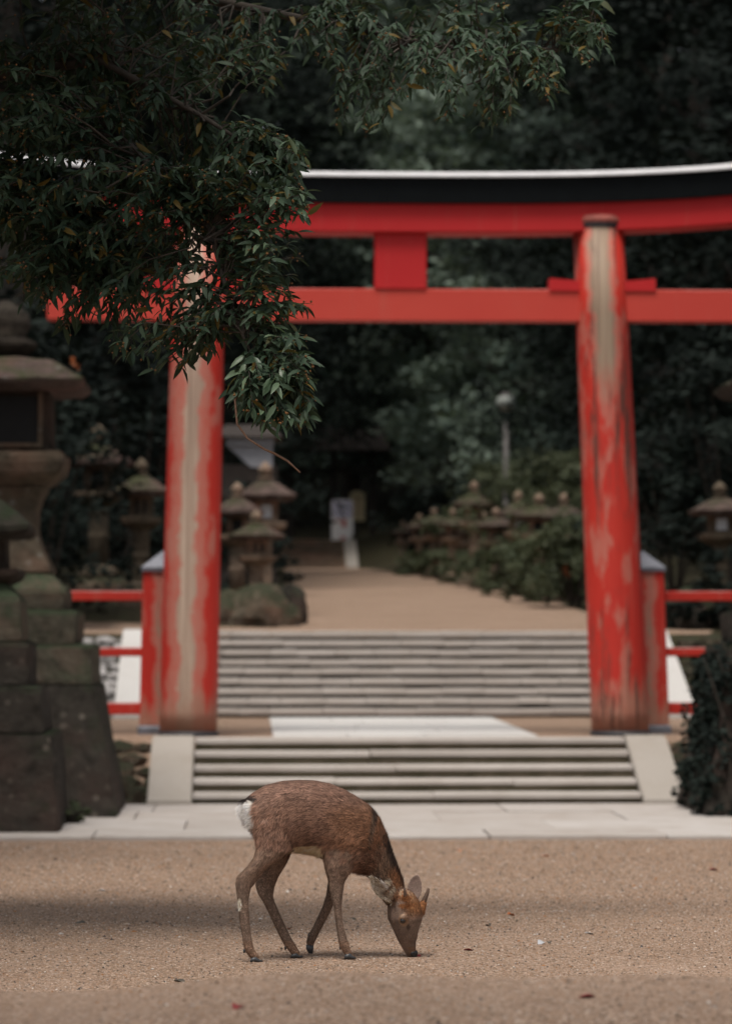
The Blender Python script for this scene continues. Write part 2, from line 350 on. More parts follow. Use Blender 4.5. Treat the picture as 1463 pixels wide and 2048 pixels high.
def build_ground():
    ys = np.unique(np.concatenate([np.linspace(-30, 6, 10), np.arange(6, 13, 0.12), np.arange(13, 31, 0.5), np.array(KY), np.arange(31, 52, 0.35), np.arange(52, 125, 1.0), np.linspace(125, 420, 25)]))
    xs = np.unique(np.concatenate([np.linspace(-300, -14, 14), np.arange(-14, -4, 0.8), np.arange(-4, 8.01, 0.2), np.arange(8, 20, 0.8), np.linspace(20, 300, 14)]))
    gx, gy = np.meshgrid(xs, ys); gz = ground_z(gx, gy)
    V = np.stack([gx, gy, gz], -1).reshape(-1, 3); nx, ny = len(xs), len(ys)
    j, i = np.meshgrid(np.arange(ny - 1), np.arange(nx - 1), indexing='ij'); a = (j * nx + i).ravel()
    F = np.stack([a, a + 1, a + 1 + nx, a + nx], -1)
    x, y = V[:, 0], V[:, 1]
    soil = np.zeros(len(V))
    soil = np.where((y > 51.5) & ((x > path_r(y)) | (x < path_l(y))), 1, soil)
    soil = np.where((y > 113.6), 1, soil)
    soil = np.where((y > 37.1) & (y < 51.5) & ((x < -4.2) | (x > 7.4)), 1, soil)
    soil = np.where((y > 28) & (y < 37.2) & ((x < -3.4) | (x > 7.2)), 0.7, soil)
    soil = np.where((y > 46.9) & (y < 51) & ((x < -1.5) | (x > 6)), 0.75, soil)
    soil = np.where((y > 37.1) & (y < 39.5) & ((x < -1.2) | (x > 4.9)), 0.6, soil)
    o = mk('ground', V, F, M['ground'], smooth=True, col=np.stack([soil] * 3, -1)); tag(o, 'brown gravel ground rising towards the shrine steps', kind='structure')
build_ground()

# loose gravel round the deer: too small and too many to count
def build_gravel():
    N = 150000
    y = np.concatenate([rng.uniform(8.2, 11, 12000), 11.6 + 19.2 * rng.random(N - 12000) ** 1.7])
    hw = y * (W0 / 2 / FPX) + 0.25; x = y * math.tan(YAW) + rng.uniform(-1, 1, N) * hw
    r = rng.lognormal(math.log(0.0027), 0.36, N) * np.clip(y / 13.5, 1, 2.0)
    z = ground_z(x, y) + r * 0.15
    base = np.array([[1, 0, 0], [0, 1, 0], [-1, 0, 0], [0, -1, 0], [0, 0, 0.75], [0, 0, -0.6]])
    tri = np.array([[0, 1, 4], [1, 2, 4], [2, 3, 4], [3, 0, 4]])
    an = rng.uniform(0, 6.28, N); ca, sa = np.cos(an), np.sin(an)
    el = rng.uniform(0.7, 1.5, N)
    b = base[None] * (1 + rng.normal(0, 0.22, (N, 6, 3)))
    bx = (b[..., 0] * el[:, None]); by = b[..., 1] / el[:, None]
    Vx = (bx * ca[:, None] - by * sa[:, None]) * r[:, None] + x[:, None]
    Vy = (bx * sa[:, None] + by * ca[:, None]) * r[:, None] + y[:, None]
    Vz = b[..., 2] * r[:, None] + z[:, None]
    V = np.stack([Vx, Vy, Vz], -1).reshape(-1, 3)
    F = (tri[None] + 6 * np.arange(N)[:, None, None]).reshape(-1, 3)
    pal = np.array([[0.36, 0.24, 0.165], [0.29, 0.185, 0.12], [0.45, 0.34, 0.26], [0.5, 0.45, 0.4], [0.055, 0.05, 0.05], [0.30, 0.14, 0.06], [0.10, 0.075, 0.055], [0.62, 0.58, 0.53]])
    k = rng.choice(8, N, p=[0.29, 0.23, 0.17, 0.04, 0.09, 0.06, 0.11, 0.01])
    c = np.repeat(pal[k] * rng.uniform(0.5, 1.05, (N, 1)), 6, 0)
    o = mk('gravel', V, F, M['stone_bits'], col=c); tag(o, 'loose brown and grey gravel strewn round the deer', 'gravel', kind='stuff')
build_gravel()

# ------------------------------------------------------------------ pavement in front of the steps
def splits(a, b, mean, jit=0.25):
    out = [a]
    while out[-1] < b - mean * 0.6: out.append(out[-1] + mean * rng.uniform(1 - jit, 1 + jit))
    out[-1] = b; return out
def build_pavement():
    t = empty('pavement', (0, 31, 0)); tag(t, 'pale stone slab pavement at the foot of the lower steps', kind='structure')
    rows = [(30.95, 32.0, 1.9, 0.035), (32.03, 33.9, 2.3, 0.025), (33.93, 35.6, 1.9, 0.022), (35.63, 37.13, 2.1, 0.026)]
    for (y0, y1, w, zt) in rows:
        xs = splits(-3.2 + rng.uniform(-0.4, 0.2), 7.6, w)
        for a, b in zip(xs[:-1], xs[1:]):
            dz = rng.normal(0, 0.004); dy = rng.normal(0, 0.02) if y0 < 31 else 0
            V, F = cbox((a + 0.006, y0 - 31 + dy, -0.12), (b - 0.006, y1 - 31, zt + dz), 0.008, 0.002)
            mk('paving_slab', V, F, M['granite'], t)
build_pavement()

# ------------------------------------------------------------------ stairs
def flight(name, label, x0, x1, y0, z0, n, rise, run, slab_t, over, w, m_slab, m_riser, m_str, strings, sub=None):
    t = empty(name, ((x0 + x1) / 2, y0, z0)); tag(t, label, 'stairs'); cx = (x0 + x1) / 2
    for k in range(n):
        zt = rise * (k + 1); yf = run * k
        xs = splits(x0, x1, w, 0.35)
        for a, b in zip(xs[:-1], xs[1:]):
            dz = rng.normal(0, 0.004); dy = rng.normal(0, 0.006)
            mk('tread_slab', *cbox((a - cx + 0.002, yf + dy, zt - slab_t + dz), (b - cx - 0.002, yf + run + 0.1, zt + dz), 0.009, 0.002), m_slab, t)
        xs = splits(x0, x1, w * 1.1, 0.35)
        for a, b in zip(xs[:-1], xs[1:]):
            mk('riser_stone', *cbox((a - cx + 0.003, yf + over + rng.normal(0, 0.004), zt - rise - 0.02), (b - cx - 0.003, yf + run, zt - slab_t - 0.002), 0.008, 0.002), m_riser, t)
    for (a, b) in strings:   # sloping side slab
        L = n * run; th = 0.16; lift = 0.03
        A = (0 - 0.16, 0.0); B = (L - run + 0.12, n * rise + lift)
        V = []
        for xx in (a - cx, b - cx):
            V += [(xx, A[0], -0.03), (xx, A[0], 0.07), (xx, B[0], B[1]), (xx, L + 0.05, B[1]), (xx, L + 0.05, -0.03)]
        F = [[0, 1, 2, 3, 4][::-1], [5, 6, 7, 8, 9]] + [[i, (i + 1) % 5, 5 + (i + 1) % 5, 5 + i] for i in range(5)]
        bm = bmesh.new(); vs = [bm.verts.new(v) for v in V]
        for f in F: bm.faces.new([vs[i] for i in f])
        bmesh.ops.recalc_face_normals(bm, faces=bm.faces[:]); bmesh.ops.bevel(bm, geom=bm.edges[:], offset=0.015, segments=2, affect='EDGES')
        me = bpy.data.meshes.new('side_slab'); bm.to_mesh(me); bm.free(); me.materials.append(m_str); link('side_slab', me, t)
    return t
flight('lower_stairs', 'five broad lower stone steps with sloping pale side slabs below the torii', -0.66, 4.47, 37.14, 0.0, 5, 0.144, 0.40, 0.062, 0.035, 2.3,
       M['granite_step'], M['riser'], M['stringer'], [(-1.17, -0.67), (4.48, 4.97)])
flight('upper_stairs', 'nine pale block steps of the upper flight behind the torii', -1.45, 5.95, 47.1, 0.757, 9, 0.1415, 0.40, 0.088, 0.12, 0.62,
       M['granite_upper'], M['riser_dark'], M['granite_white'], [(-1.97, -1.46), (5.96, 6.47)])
def landing_paving():
    t = empty('landing_pavement', (1.87, 39.2, 0.72)); tag(t, 'white granite paving across the landing beneath the torii', kind='structure')
    ys = [0.02, 1.5, 3.0, 4.6, 6.1, 7.6]; tilt = 0.0053
    for a, b in zip(ys[:-1], ys[1:]):
        xs = splits(-1.6, 1.6, 1.05, 0.2)
        for p, q in zip(xs[:-1], xs[1:]):
            V, F = cbox((p + 0.004, a + 0.004, -0.1), (q - 0.004, b - 0.004, 0.022), 0.006, 0.001); V[:, 2] += tilt * V[:, 1]
            mk('paving_slab', V, F, M['granite_white'], t)
landing_paving()

# rubble banks beside the flights, stone by stone
def rock_mesh(name, mat, seed):
    bm = bmesh.new(); bmesh.ops.create_icosphere(bm, subdivisions=1, radius=1.0)
    for v in bm.verts:
        k = 1 + 0.28 * mnoise.noise(v.co * 1.3 + Vector((seed * 7.1, 3, 1))); v.co *= k
        v.co = Vector([max(-0.78, min(0.78, c)) for c in v.co])
    me = bpy.data.meshes.new(name); bm.to_mesh(me); bm.free(); me.materials.append(mat); return me
ROCK = {m: [rock_mesh('stone', M[m], i) for i in range(4)] for m in ('rubble', 'rubble_dark')}
def rubble(name, label, x0, x1, y0, y1, zfun, size, mat):
    t = empty(name, (x0, y0, float(zfun(y0)))); tag(t, label, 'stone bank'); L = math.hypot(y1 - y0, float(zfun(y1) - zfun(y0)))
    nrow = max(1, int(L / (size * 1.25)))
    for j in range(nrow):
        x = x0 + size * 0.5 * (j % 2) - size * 0.3
        while x < x1:
            s = size * rng.uniform(0.75, 1.25); f = (j + 0.5 + rng.uniform(-0.15, 0.15)) / nrow; y = y0 + f * (y1 - y0)
            link('stone', ROCK[mat][rng.integers(4)], t, loc=(x - x0 + s * 0.5, y - y0, float(zfun(y)) - float(zfun(y0)) + 0.02),
                 rot=(rng.uniform(-0.3, 0.3), rng.uniform(-0.3, 0.3), rng.uniform(0, 6)), scale=(s * 0.66, s * 0.66, s * 0.42)); x += s * 1.05
zup = lambda y: np.interp(y, KY, KZ)
rubble('pale_stone_bank', 'bank of pale rubble stones left of the upper steps behind the red fence', -3.4, -2.05, 47.15, 50.7, zup, 0.30, 'rubble')
rubble('mossy_stone_bank', 'mossy brown rubble bank beside the upper steps, right of their side slab', 6.55, 8.3, 47.15, 50.7, zup, 0.34, 'rubble_dark')
rubble('mossy_stone_bank', 'mossy rubble bank between the left lanterns and the lower steps', -1.75, -1.25, 37.2, 39.4, zup, 0.30, 'rubble_dark')
rubble('mossy_stone_bank', 'mossy rubble bank between the lower steps and the ivy-covered base', 5.05, 5.75, 37.2, 39.4, zup, 0.30, 'rubble_dark')

# ------------------------------------------------------------------ torii
def build_torii():
    TY = 40.0; pl0, pl1 = P(376, 1455, TY), P(399, 452, TY); pr0, pr1 = P(1240, 1455, TY), P(1196, 452, TY)
    zb = 0.72; t = empty('torii_gate', ((pl0[0] + pr0[0]) / 2, TY, zb)); O = np.array(t.location)
    tag(t, 'vermilion wooden torii gate with black top lintel and worn round pillars', 'torii gate')
    xc = (pl1[0] + pr1[0]) / 2 - O[0]
    for side, (a, b, m) in enumerate(((pl0, pl1, 'pillar_l'), (pr0, pr1, 'pillar_r'))):
        ztop = b[2] - zb
        prof = [(0.353, 0.05), (0.356, 0.3), (0.352, 1.2), (0.343, 2.6), (0.333, 3.9), (0.322, 5.2), (0.312, ztop)]
        V, F = lathe([(r, z) for r, z in prof], 40); dx = (b[0] - a[0]) / (b[2] - a[2])
        V[:, 0] += V[:, 2] * dx
        p = mk('pillar', V, F, M[m], t, True, loc=(a[0] - O[0], 0, 0))
        p['label'] = 'left pillar with a pale strip of bare wood' if side == 0 else 'right pillar with dark cracks and flaking paint'
        V, F = lathe([(0.372, -0.03), (0.372, 0.052), (0.35, 0.06)], 40); mk('base_band', V, F, M['band'], p, True)
        V, F = lathe([(0.318, 0), (0.333, 0.03), (0.325, 0.05)], 40); mk('top_band', V, F, M['band'], p, True, loc=(dx * ztop, 0, ztop - 0.045))
        V, F = lathe([(0.315, 0.0), (0.338, 0.01), (0.342, 0.05), (0.31, 0.10), (0.2, 0.115)], 40)
        mk('cap_ring', V, F, M['ringwood'], t, True, loc=(b[0] - O[0], 0, ztop + 0.005))
    def curved(name, x0, x1, prof, mat, k=0.0018, nx=48, slant=0.0):
        """a beam: closed YZ profile swept along X, ends swept up"""
        V = []; F = []; n = len(prof)
        for i in range(nx + 1):
            x = x0 + (x1 - x0) * i / nx; dz = k * abs(x - xc) ** 3
            for (y, z) in prof:
                sx = slant * (z - prof[0][1]) * (-1 if i == 0 else 1 if i == nx else 0); V.append((x + sx, y, z + dz))
        for i in range(nx):
            for j in range(n): F.append([i * n + j, i * n + (j + 1) % n, (i + 1) * n + (j + 1) % n, (i + 1) * n + j])
        F.append(list(range(n))[::-1]); F.append([nx * n + j for j in range(n)])
        bm = bmesh.new(); vs = [bm.verts.new(v) for v in V]
        for f in F: bm.faces.new([vs[q] for q in f])
        bmesh.ops.recalc_face_normals(bm, faces=bm.faces[:]); me = bpy.data.meshes.new(name); bm.to_mesh(me); bm.free(); me.materials.append(mat)
        return link(name, me, t)
    def zz(py, Y=TY): return float(P(731, py, Y)[2]) - zb
    z_sb, z_st, z_kt = zz(469), zz(412), zz(361)
    curved('shimaki_beam', xc - 4.75, xc + 4.75, [(-0.25, z_sb + 0.02), (-0.23, z_sb), (0.23, z_sb), (0.25, z_sb + 0.02), (0.25, z_st), (-0.25, z_st)], M['beam'], slant=0.25)
    curved('kasagi_lintel', xc - 5.0, xc + 5.0, [(-0.33, z_st + 0.003), (0.33, z_st + 0.003), (0.37, z_kt), (-0.37, z_kt)], M['kasagi'], slant=0.25)
    curved('lintel_roof', xc - 5.1, xc + 5.1, [(-0.42, z_kt - 0.005), (0.42, z_kt - 0.005), (0.42, z_kt + 0.012), (0.0, z_kt + 0.112), (-0.42, z_kt + 0.012)], M['roof_metal'], slant=0.2)
    zn0, zn1 = zz(643), zz(579); xl = float(P(95, 600, TY)[0]) - O[0]; xr = 2 * xc - xl
    me = mk('tie_beam', *cbox((xl, -0.135, zn0), (xr, 0.135, zn1), 0.012), M['beam_low'], t)
    sx = (X(748, TY) - O[0], X(852, TY) - O[0])
    box_part('centre_strut', (sx[0], -0.16, zn1 - 0.01), (sx[1], 0.16, z_sb + 0.02), M['beam'], t, 0.015)
    for a, b in ((pl0, pl1), (pr0, pr1)):
        f = (zn1 - (a[2] - zb)) / (b[2] - a[2]); px = a[0] + (b[0] - a[0]) * f - O[0]
        for s in (-1, 1):
            V = []
            for yy in (-0.16, 0.16):
                V += [(px + s * 0.25, yy, zn1 - 0.02), (px + s * 0.66, yy, zn1 - 0.02), (px + s * 0.655, yy, zn1 + 0.165 - 0.03), (px + s * 0.25, yy, zn1 + 0.12 - 0.02)]
            F = [[0, 1, 2, 3], [7, 6, 5, 4]] + [[i, 4 + i, 4 + (i + 1) % 4, (i + 1) % 4] for i in range(4)]
            mk('wedge', V, F, M['beam'], t)
build_torii()

def build_fence(side):
    Y = 40.75
    base = P(318, 1470, Y) if side < 0 else P(1296, 1470, Y); topx = P(326, 1140, Y) if side < 0 else P(1284, 1140, Y)
    t = empty('red_rail_fence', (base[0], Y, 0.70)); O = np.array(t.location)
    tag(t, 'red rail fence with grey-capped post behind the ' + ('bare-streaked pillar and beside the tall stone lanterns' if side < 0 else 'cracked torii pillar and beside the ivy-covered base'), 'fence')
    ztop = topx[2] - 0.70; dx = (topx[0] - base[0]) / ztop; hw = 0.245
    V, F = cbox((-hw, -0.2, 0.12), (hw, 0.2, ztop), 0.02); V[:, 0] += V[:, 2] * dx
    mk('post', V, F, M['post'], t)
    V, F = cbox((-hw - 0.02, -0.22, -0.06), (hw + 0.02, 0.22, 0.125), 0.015); mk('foot_sleeve', V, F, M['cap'], t)
    h = hw + 0.02; c = dx * ztop
    V = [(c - h, -0.23, ztop - 0.02), (c + h, -0.23, ztop - 0.02), (c + h, 0.23, ztop - 0.02), (c - h, 0.23, ztop - 0.02)]
    V += [(q[0], q[1], ztop + 0.03) for q in V] + [(c, -0.06, ztop + 0.24), (c, 0.06, ztop + 0.24)]
    F = [[3, 2, 1, 0], [0, 1, 5, 4], [1, 2, 6, 5], [2, 3, 7, 6], [3, 0, 4, 7], [4, 5, 8], [5, 6, 9, 8], [6, 7, 9], [7, 4, 8, 9]]
    mk('post_cap', V, F, M['cap'], t)
    for py, hh in ((1192, 0.062), (1304, 0.055), (1417, 0.075)):
        z = float(P(731, py, Y)[2]) - 0.70; x0 = side * 0.2 + dx * z; x1 = side * 4.2
        box_part('rail', (min(x0, x1), -0.05, z - hh), (max(x0, x1), 0.05, z + hh), M['rail'], t, 0.012)
    for xe in (2.4, 4.3): box_part('fence_post', (side * xe - 0.09, -0.09, -0.1), (side * xe + 0.09, 0.09, 2.0), M['rail'], t, 0.012)
build_fence(-1); build_fence(1)

# ------------------------------------------------------------------ stone lanterns
def big_lantern(name, label, px, Y, zbase, spec, m):
    """spec: list of (part, half width list [(py, half px)], square)"""
    c = P(px, 1280, Y); t = empty(name, (c[0], Y, zbase)); tag(t, label, 'stone lantern'); s = FPX / Y * 1.0
    for (part, prof, sq, mat) in spec:
        q = [(hp / s, float(P(731, py, Y)[2]) - zbase) for py, hp in prof]
        if q[0][1] > q[-1][1]: q = q[::-1]
        n = 4 if sq == 4 else 24
        if sq == 4:
            V, F = lathe([(r * 1.414, z) for r, z in q], 4, 0, math.pi / 4)
            bm = bmesh.new(); vs = [bm.verts.new(v) for v in V]
            for f in F: bm.faces.new([vs[i] for i in f])
            bmesh.ops.bevel(bm, geom=[e for e in bm.edges], offset=0.02, segments=2, affect='EDGES')
            bmesh.ops.subdivide_edges(bm, edges=[e for e in bm.edges if e.calc_length() > 0.3], cuts=6, use_grid_fill=True)
            for v in bm.verts: v.co += Vector(v.co).normalized() * (0.034 * mnoise.noise(v.co * 2.6 + Vector((px, Y, 0))) + 0.016 * mnoise.noise(v.co * 8))
            me = bpy.data.meshes.new(part); bm.to_mesh(me); bm.free(); me.materials.append(M[mat]); link(part, me, t)
        else:
            V, F = lathe(q, 24, sq); mk(part, V, F, M[mat], t, True)
    return t
# tall lantern on tiered base, left of the torii
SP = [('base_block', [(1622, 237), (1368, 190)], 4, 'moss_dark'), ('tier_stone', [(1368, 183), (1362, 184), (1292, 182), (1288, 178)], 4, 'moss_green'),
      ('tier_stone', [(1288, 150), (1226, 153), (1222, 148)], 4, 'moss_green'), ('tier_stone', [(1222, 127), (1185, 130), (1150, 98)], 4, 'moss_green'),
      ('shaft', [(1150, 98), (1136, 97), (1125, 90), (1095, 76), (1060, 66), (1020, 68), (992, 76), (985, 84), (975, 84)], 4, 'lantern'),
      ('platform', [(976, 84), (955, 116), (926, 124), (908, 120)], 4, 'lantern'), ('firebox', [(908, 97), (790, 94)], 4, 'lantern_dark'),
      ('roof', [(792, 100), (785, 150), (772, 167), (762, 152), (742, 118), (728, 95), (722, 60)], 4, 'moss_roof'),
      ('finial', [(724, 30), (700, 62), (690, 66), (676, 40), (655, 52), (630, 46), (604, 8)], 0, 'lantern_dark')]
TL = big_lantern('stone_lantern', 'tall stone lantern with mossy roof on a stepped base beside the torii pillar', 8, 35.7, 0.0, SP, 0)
def lantern_window(t, hw, z0, z1, yf, fr=0.05, mat='hollow'):
    box_part('window', (-hw, yf - 0.012, z0), (hw, yf + 0.02, z1), M[mat], t, 0.004)
    for s in (-1, 1): box_part('window_frame', (s * hw - fr / 2, yf - 0.035, z0 - fr), (s * hw + fr / 2, yf - 0.003, z1 + fr), M['lantern'], t, 0.006)
    box_part('window_frame', (-hw, yf - 0.034, z0 - fr), (hw, yf - 0.004, z0), M['lantern'], t, 0.006)
zq = lambda py, Y: float(P(731, py, Y)[2])
lantern_window(TL, 0.42, zq(893, 35.7), zq(802, 35.7), -0.53)
SP2 = [('base_block', [(1672, 192), (1560, 183), (1462, 176)], 4, 'moss_dark'), ('tier_stone', [(1462, 160), (1378, 152), (1372, 148)], 4, 'moss_dark'),
       ('tier_stone', [(1372, 128), (1290, 126), (1284, 120)], 4, 'moss_dark'), ('tier_stone', [(1284, 112), (1200, 108), (1168, 78)], 4, 'moss_green'),
       ('platform', [(1170, 74), (1158, 104), (1140, 106)], 4, 'lantern_dark'), ('firebox', [(1141, 76), (1078, 74)], 4, 'lantern_dark'),
       ('roof', [(1080, 80), (1072, 122), (1058, 128), (1036, 104), (1004, 62), (996, 36)], 4, 'moss_dark'), ('finial', [(998, 22), (982, 34), (966, 28), (944, 4)], 0, 'lantern_dark')]
big_lantern('stone_lantern', 'dark weathered stone lantern standing at the pavement edge in front of the tall mossy one', -62, 32.6, 0.0, SP2, 0)
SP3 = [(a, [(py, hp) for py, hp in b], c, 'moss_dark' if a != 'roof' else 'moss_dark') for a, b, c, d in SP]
RL = big_lantern('stone_lantern', 'tall dark stone lantern rising from the ivy-covered base on the far right', 1612, 35.7, 0.0, SP3, 0)

# smaller lanterns: one mesh set per kind, copied
LP = {}
def small_parts(kind, mat):
    n = {'hex': 6, 'round': 20, 'square': 4}[kind]; ph = math.pi / n if kind != 'round' else 0.0; q = 1.15 if n == 6 else (1.3 if n == 4 else 1.0)
    def L(prof, nm, m=mat, nn=None): return nm, mesh_data(nm, *lathe(prof, nn or n, 0, ph), M[m], kind == 'round')
    return [L([(0.42 * q, 0), (0.42 * q, 0.2), (0.36 * q, 0.26)], 'base', 'rubble_dark'), L([(0.30 * q, 0.25), (0.27 * q, 0.4), (0.17, 0.46)], 'lotus_base', mat),
            L([(0.155, 0.44), (0.14, 0.8), (0.16, 0.84), (0.16, 0.9), (0.14, 0.94), (0.155, 1.32)], 'shaft', mat, 20 if kind != 'square' else 4),
            L([(0.17, 1.30), (0.34 * q, 1.42), (0.36 * q, 1.5), (0.33 * q, 1.52)], 'platform'), L([(0.215 * q, 1.51), (0.215 * q, 1.86)], 'firebox'),
            L([(0.24 * q, 1.85), (0.47 * q, 1.87), (0.52 * q, 1.95), (0.40 * q, 2.02), (0.22 * q, 2.14), (0.12, 2.2)], 'roof', 'moss_roof'),
            L([(0.10, 2.19), (0.14, 2.24), (0.07, 2.27), (0.12, 2.34), (0.115, 2.4), (0.02, 2.5)], 'finial', mat, 16)]
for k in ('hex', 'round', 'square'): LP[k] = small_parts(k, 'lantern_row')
for k in ('hex', 'round', 'square'): LP['dark_' + k] = small_parts(k, 'lantern')  # same lanterns in darker stone: the wood's shade is in the colour
WIN = mesh_data('window', *cbox((-0.09, -0.012, -0.11), (0.09, 0.01, 0.11), 0.004), M['hollow']); WINP = mesh_data('window', *cbox((-0.09, -0.012, -0.11), (0.09, 0.01, 0.11), 0.004), M['paper'])
def lantern(kind, x, y, sc, label, paper=False, rz=0.0, group=None):
    t = empty('stone_lantern', (x, y, float(ground_z(x, y)) - 0.03), rz); ux = rng.uniform(0.9, 1.12); t.scale = (sc * ux, sc * ux, sc * rng.uniform(0.93, 1.07)); tag(t, label, 'stone lantern', group)
    for nm, me in LP[kind]: link(nm, me, t)
    kind = kind.replace('dark_', ''); q = {'hex': 0.215 * 1.15 * 0.866, 'round': 0.21, 'square': 0.215 * 1.3 * 0.707}[kind]
    link('window', WINP if paper else WIN, t, loc=(0, -q - 0.005, 1.69))
ORD = ['first', 'second', 'third', 'fourth', 'fifth', 'sixth', 'seventh', 'eighth', 'ninth', 'tenth', 'eleventh', 'twelfth', 'thirteenth', 'fourteenth']
row = [(1128, 65, 0.9), (1078, 68, 0.95), (1036, 71, 0.9), (992, 75, 0.82), (948, 79, 0.98), (968, 84, 0.72), (905, 84.5, 0.84), (925, 88, 0.66), (868, 90, 0.86), (885, 95, 0.66), (838, 97, 0.74), (806, 102, 0.68), (826, 106, 0.6)]
for i, (px, y, sc) in enumerate(row):
    lantern(['hex', 'square', 'round'][i % 3], X(px, y), y, sc, f'moss-capped brown stone lantern in the row along the path edge, {ORD[i]} from the torii', i in (2,), rng.uniform(-0.3, 0.3), 'lanterns along the path edge')
lantern('hex', X(512, 53.6), 53.6, 0.8, 'squat stone lantern on the mossy rocks at the path corner above the upper steps', False, 0.2)
lantern('square', X(530, 57.5), 57.5, 1.1, 'taller stone lantern with white window paper right behind the squat corner lantern', True, 0.1)
lantern('round', X(474, 56), 56, 0.88, 'stone lantern with mossy roof between the torii pillar and the corner lanterns', False)
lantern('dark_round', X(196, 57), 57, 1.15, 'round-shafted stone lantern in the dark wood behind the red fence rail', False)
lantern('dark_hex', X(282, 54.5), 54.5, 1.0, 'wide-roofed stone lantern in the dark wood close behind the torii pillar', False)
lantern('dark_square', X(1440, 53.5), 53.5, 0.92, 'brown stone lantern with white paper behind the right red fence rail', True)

# boulders under the corner lanterns
def boulder(name, label, x, y, s, m='moss_dark', sub=3, seed=0):
    bm = bmesh.new(); bmesh.ops.create_icosphere(bm, subdivisions=sub, radius=1.0)
    for v in bm.verts:
        v.co *= 1 + 0.3 * mnoise.noise(v.co * 1.1 + Vector((seed * 5.3, 1, 2))) + 0.12 * mnoise.noise(v.co * 3.1 + Vector((seed, 4, 2)))
        v.co = Vector((v.co.x * s[0], v.co.y * s[1], v.co.z * s[2]))
    me = bpy.data.meshes.new(name); bm.to_mesh(me); bm.free(); me.materials.append(M[m]); o = link(name, me, loc=(x, y, float(ground_z(x, y)) + s[2] * 0.25)); tag(o, label, 'rock'); return o
boulder('boulder', 'mossy boulder under the squat corner lantern', X(525, 53.2), 53.3, (0.55, 0.5, 0.55), 'rubble_dark', seed=1)
boulder('boulder', 'dark wedge-shaped rock at the path edge beside the squat corner lantern', X(576, 54.2), 54.4, (0.34, 0.6, 0.52), 'moss_dark', seed=2)
boulder('boulder', 'low mossy rock between the corner lantern and the worn torii pillar', X(462, 53.4), 53.4, (0.5, 0.4, 0.42), 'rubble_dark', seed=3)
boulder('boulder', 'dark boulder beneath the ivy behind the right red fence rail', X(1400, 52.5), 52.6, (0.6, 0.5, 0.5), 'moss_dark', seed=4)

# ------------------------------------------------------------------ far end of the path
flight('far_stairs', 'narrow grey stone stairs at the far end of the gravel path', X(548, 110.4), X(690, 110.4), 110.3, 4.30, 8, 0.133, 0.38, 0.06, 0.03, 1.3,
       M['lantern_row'], M['riser_dark'], M['stringer'], [(X(692, 110.4), X(716, 110.4))])
def build_signs():
    Y = 113.9; zb = float(ground_z(X(684, Y), Y)); t = empty('notice_board', (X(684, Y), Y, zb)); tag(t, 'white notice board with lilac heading and red print above the far stairs', 'sign')
    s = FPX / Y; w = 43 / s; z0 = zq(1086, Y) - zb; z1 = zq(1000, Y) - zb
    V = [(-w / 2, 0, z0), (w * 0.2, 0, z0), (w / 2, 0, z0 + 0.28), (w / 2, 0, z1), (-w / 2, 0, z1)]; V += [(a, 0.05, c) for a, b, c in V]
    F = [[0, 1, 2, 3, 4], [9, 8, 7, 6, 5]] + [[i, 5 + i, 5 + (i + 1) % 5, (i + 1) % 5] for i in range(5)]
    mk('board', V, F, M['sign_white'], t)
    for sx in (-0.3, 0.1): box_part('leg', (sx - 0.03, 0.052, -0.05), (sx + 0.03, 0.1, z1 - 0.2), M['timber'], t, 0.005)
    box_part('heading_panel', (-w / 2 + 0.02, -0.008, z1 - 0.62), (w / 2 - 0.02, -0.002, z1 - 0.03), M['sign_lilac'], t, 0.001)
    box_part('red_mark', (-0.02, -0.008, z1 - 0.95), (0.14, -0.002, z1 - 0.68), M['sign_red'], t, 0.001)
    box_part('red_mark', (-0.26, -0.008, z1 - 0.76), (-0.06, -0.002, z1 - 0.70), M['sign_red'], t, 0.001)
    box_part('red_mark', (-0.05, -0.008, z0 + 0.10), (0.12, -0.002, z0 + 0.22), M['sign_red'], t, 0.001)
    Y2 = 114.9; zb2 = float(ground_z(X(714, Y2), Y2)); t2 = empty('notice_sign', (X(714, Y2), Y2, zb2)); tag(t2, 'beige wooden notice sign on a post behind the white board', 'sign')
    s = FPX / Y2; w = 30 / s; z0 = zq(1042, Y2) - zb2; z1 = zq(988, Y2) - zb2
    box_part('board', (-w / 2, -0.03, z0), (w / 2, 0.03, z1), M['sign_beige'], t2, 0.01); box_part('post', (-0.05, 0.032, -0.2), (0.05, 0.12, z1 - 0.05), M['timber'], t2, 0.008)
    V = [(-w / 2 - 0.05, -0.1, z1), (w / 2 + 0.05, -0.1, z1), (w / 2 + 0.05, 0.12, z1), (-w / 2 - 0.05, 0.12, z1), (0, -0.1, z1 + 0.12), (0, 0.12, z1 + 0.12)]
    mk('roof', V, [[0, 1, 4], [2, 3, 5], [1, 2, 5, 4], [3, 0, 4, 5], [3, 2, 1, 0]], M['sign_beige'], t2)
    for k in range(3): box_part('text_column', (-0.15 + k * 0.12, -0.036, z0 + 0.12), (-0.11 + k * 0.12, -0.0305, z1 - 0.1), M['ink'], t2, 0.001)
build_signs()
